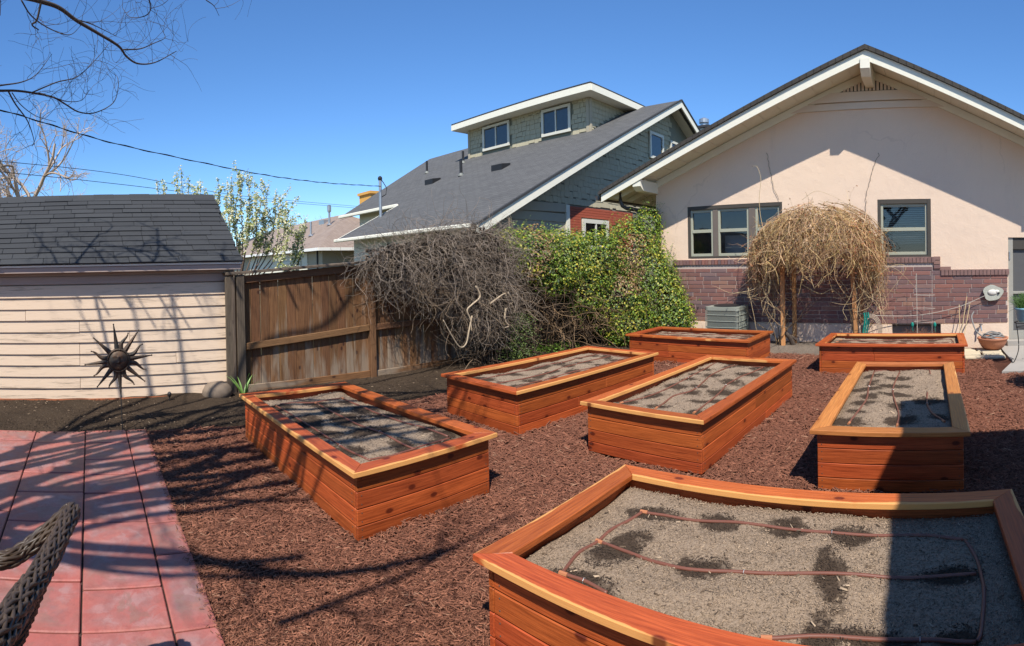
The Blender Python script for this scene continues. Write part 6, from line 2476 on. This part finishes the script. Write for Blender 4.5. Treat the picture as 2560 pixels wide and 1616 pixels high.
# terracotta bowl with coiled hose, and the gooseneck tap
bo = thing('terracotta_bowl', (1.05, 10.2, .05), 'terracotta bowl on the flagstones below the stone plaque', 'bowl')
bc = at(2482, 872, Z=.05)
b = MB()
b.lathe([(.16, 0), (.22, .05), (.27, .14), (.285, .19), (.30, .20), (.30, .225), (.27, .225), (.25, .17), (.1, .12)], (bc.x, bc.y, .045), 28)
put('bowl', b, M['terracotta'], bo, smooth=True)
b = MB()
for k in range(5):
    r_ = .22 - .02 * k
    b.tube([(bc.x + r_ * math.cos(a + k), bc.y + r_ * .8 * math.sin(a + k), .27 + .018 * k + .02 * math.sin(2 * a)) for a in np.linspace(0, 5.6, 22)], .014, 7)
b.tube(spline([(bc.x - .2, bc.y, .29), (bc.x - .32, bc.y + .1, .4), (bc.x - .38, bc.y + .3, .62), (bc.x - .33, bc.y + .42, .72)], 8), .014, 7)
put('garden_hose', b, M['hosegrey'], label='grey garden hose coiled in the terracotta bowl', cat='hose')
b = MB()
tp_ = at(2452, 815, Y=YW - .12)
b.tube([(tp_.x, YW - .03, tp_.z), (tp_.x, YW - .14, tp_.z), (tp_.x + .01, YW - .16, tp_.z - .1)], .016, 8)
b.lathe([(.04, 0), (.045, .012), (.02, .02)], (tp_.x, YW - .12, tp_.z + .02), 10)
put('wall_tap', b, M['steel'], label='garden tap on the pale foundation above the bowl', cat='tap')

# plant stand with a blue pot of grass by the door
ps = thing('plant_stand', (1.52, 9.4, .035), 'black wrought iron plant stand at the right edge', 'plant stand')
c0 = at(2562, 905, Z=.03)
sxc, syc = c0.x, c0.y
for i in range(3):
    a = R(200 + 120 * i)
    dx, dy = math.cos(a), math.sin(a)
    b = MB()
    p = spline([(sxc + .17 * dx, syc + .17 * dy, .72), (sxc + .13 * dx, syc + .13 * dy, .5), (sxc + .12 * dx, syc + .12 * dy, .25), (sxc + .2 * dx, syc + .2 * dy, .06), (sxc + .25 * dx, syc + .25 * dy, .05), (sxc + .25 * dx, syc + .25 * dy, .10), (sxc + .215 * dx, syc + .215 * dy, .10)], 7)
    b.tube(p, .008, 6)
    put('leg', b, M['iron'], ps)
for z, r_ in ((.70, .17), (.62, .14)):
    b = MB()
    b.tube([(sxc + r_ * math.cos(a), syc + r_ * math.sin(a), z) for a in np.linspace(0, 2 * math.pi, 25)], .008, 6, cap=False)
    put('ring', b, M['iron'], ps)
pt = thing('flower_pot', (sxc, syc, .7), 'pale blue pot of grassy chives on the iron stand', 'flower pot')
b = MB()
b.lathe([(.11, 0), (.14, .06), (.165, .20), (.175, .21), (.175, .24), (.15, .24), (.14, .2)], (sxc, syc, .71), 26)
put('pot', b, M['potblue'], pt, smooth=True)
polys = [wander((sxc + rr.normal(0, .06), syc + rr.normal(0, .06), .92), (rr.normal(0, .45), rr.normal(0, .45), 1), 6, .05, rr, .2, (0, 0, -.06)) for _ in range(260)]
put('grass_blade', strand_mesh('grass_blade', polys, [np.linspace(.004, .0012, 7)] * 260, [np.array([.10, .2, .05]) * rr.uniform(.6, 1.5) for _ in polys]), M['leaf'], pt, kind='stuff')

# unseen round shrub, added to cast the round shadow on the mulch
sh = thing('unseen_shrub', (2.35, 6.55, 0), 'unseen round shrub right of the beds, added for its shadow', 'shrub')
b = MB()
b.tube([(2.35, 6.55, -.05), (2.35, 6.55, 1.3)], .04, 8)
put('trunk', b, M['bark'], sh)
P, Nn = blob_points([(2.35, 6.55, 1.65, .42, .42, .45)], 2600, rr, .5, 1.0)
v_, t_, c_ = leaf_cloud(P, Nn, rr.uniform(.05, .09, 2600), np.array([.06, .11, .03]) * rr.uniform(.6, 1.4, (2600, 1)), rr)
put('crown', fast_mesh('crown', v_, t_, 3, c_), M['leaf'], sh, kind='stuff')

# ------------------------------------------------------------------ small things by shed and fence
b = MB()
rc = at(530, 1005, Z=.1)
random.seed(4)
b.ball((-7.22, 1.72, .12), (.16, .22, .15), 14, 9, .10)
put('boulder', b, M['boulder'], label='rounded brown boulder at the shed corner', cat='rock', smooth=True)


def blades(name, c0, n, h, spread, label, w=.018, col=(.13, .26, .06)):
    rr = np.random.default_rng(int(abs(c0[0] * 100 + c0[1] * 10)))
    t = thing(name, c0, label, 'plant')
    for i in range(n):
        a = rr.uniform(0, 2 * math.pi)
        l = h * rr.uniform(.6, 1.1)
        d = spread * rr.uniform(.2, 1)
        K = 6
        b = MB()
        vs = []
        for j in range(K):
            s_ = j / (K - 1)
            cx_, cy_ = c0[0] + math.cos(a) * (.03 + d * s_ * s_), c0[1] + math.sin(a) * (.03 + d * s_ * s_)
            z = c0[2] + l * (s_ - .22 * d / spread * s_ * s_)
            ww = w * (1 - s_ ** 2.2) + .001
            for q_ in (-1, 0, 1):
                vs.append((cx_ - math.sin(a) * ww * q_ + math.cos(a) * (.004 if q_ == 0 else 0), cy_ + math.cos(a) * ww * q_ + math.sin(a) * (.004 if q_ == 0 else 0), z))
        fs = [(j * 3 + s_, j * 3 + s_ + 1, j * 3 + s_ + 4, j * 3 + s_ + 3) for j in range(K - 1) for s_ in range(2)]
        b.add(vs, fs)
        put('leaf_blade', b, M['blade'], t)
    return t


M['blade'] = plain('iris leaf', (.16, .29, .07), .45, .3, 9, spec=.4)
blades('iris_plant', (-6.95, 2.02, .05), 13, .38, .24, 'clump of green iris leaves beside the boulder and fence post')
c0 = at(1572, 862, Z=.02)
blades('strap_leaf_plant', (c0.x, c0.y, .02), 12, .55, .35, 'clump of strap leaves in front of the ivy by the far bed', .02)
c0 = at(1360, 878, Z=.03)
rr = np.random.default_rng(91)
n = 1100
P = np.stack([c0.x + rr.normal(0, .22, n), c0.y + rr.normal(0, .34, n), .04 + np.abs(rr.normal(0, .07, n))], -1)
v_, t_, c_ = leaf_cloud(P, np.tile([.1, -.2, 1.0], (n, 1)), rr.uniform(.03, .06, n), np.array([.15, .26, .04]) * rr.uniform(.6, 1.4, (n, 1)), rr, .8)
put('ground_cover', fast_mesh('ground_cover', v_, t_, 3, c_), M['leaf'], label='patch of low bright green leaves at the foot of ivy', cat='plant')
b = MB()
c0 = at(424, 1008, Z=.04)
b.tube([(c0.x, c0.y, .0), (c0.x, c0.y, .13)], .008, 6)
b.lathe([(.012, 0), (.028, .03), (.028, .05), (.01, .07)], (c0.x, c0.y, .12), 10)
put('path_light', b, M['black'], label='small black spike light in soil before the shed', cat='light')
b = MB()
b.prism([(-7.40, -3, .04), (-7.40, -3, .072), (-7.385, -3, .072), (-7.385, -3, .04)], (0, 4.15, 0))
put('rusty_edging', b, M['edging'], label='thin rust coloured edging strip along the shed foot', cat='edging')
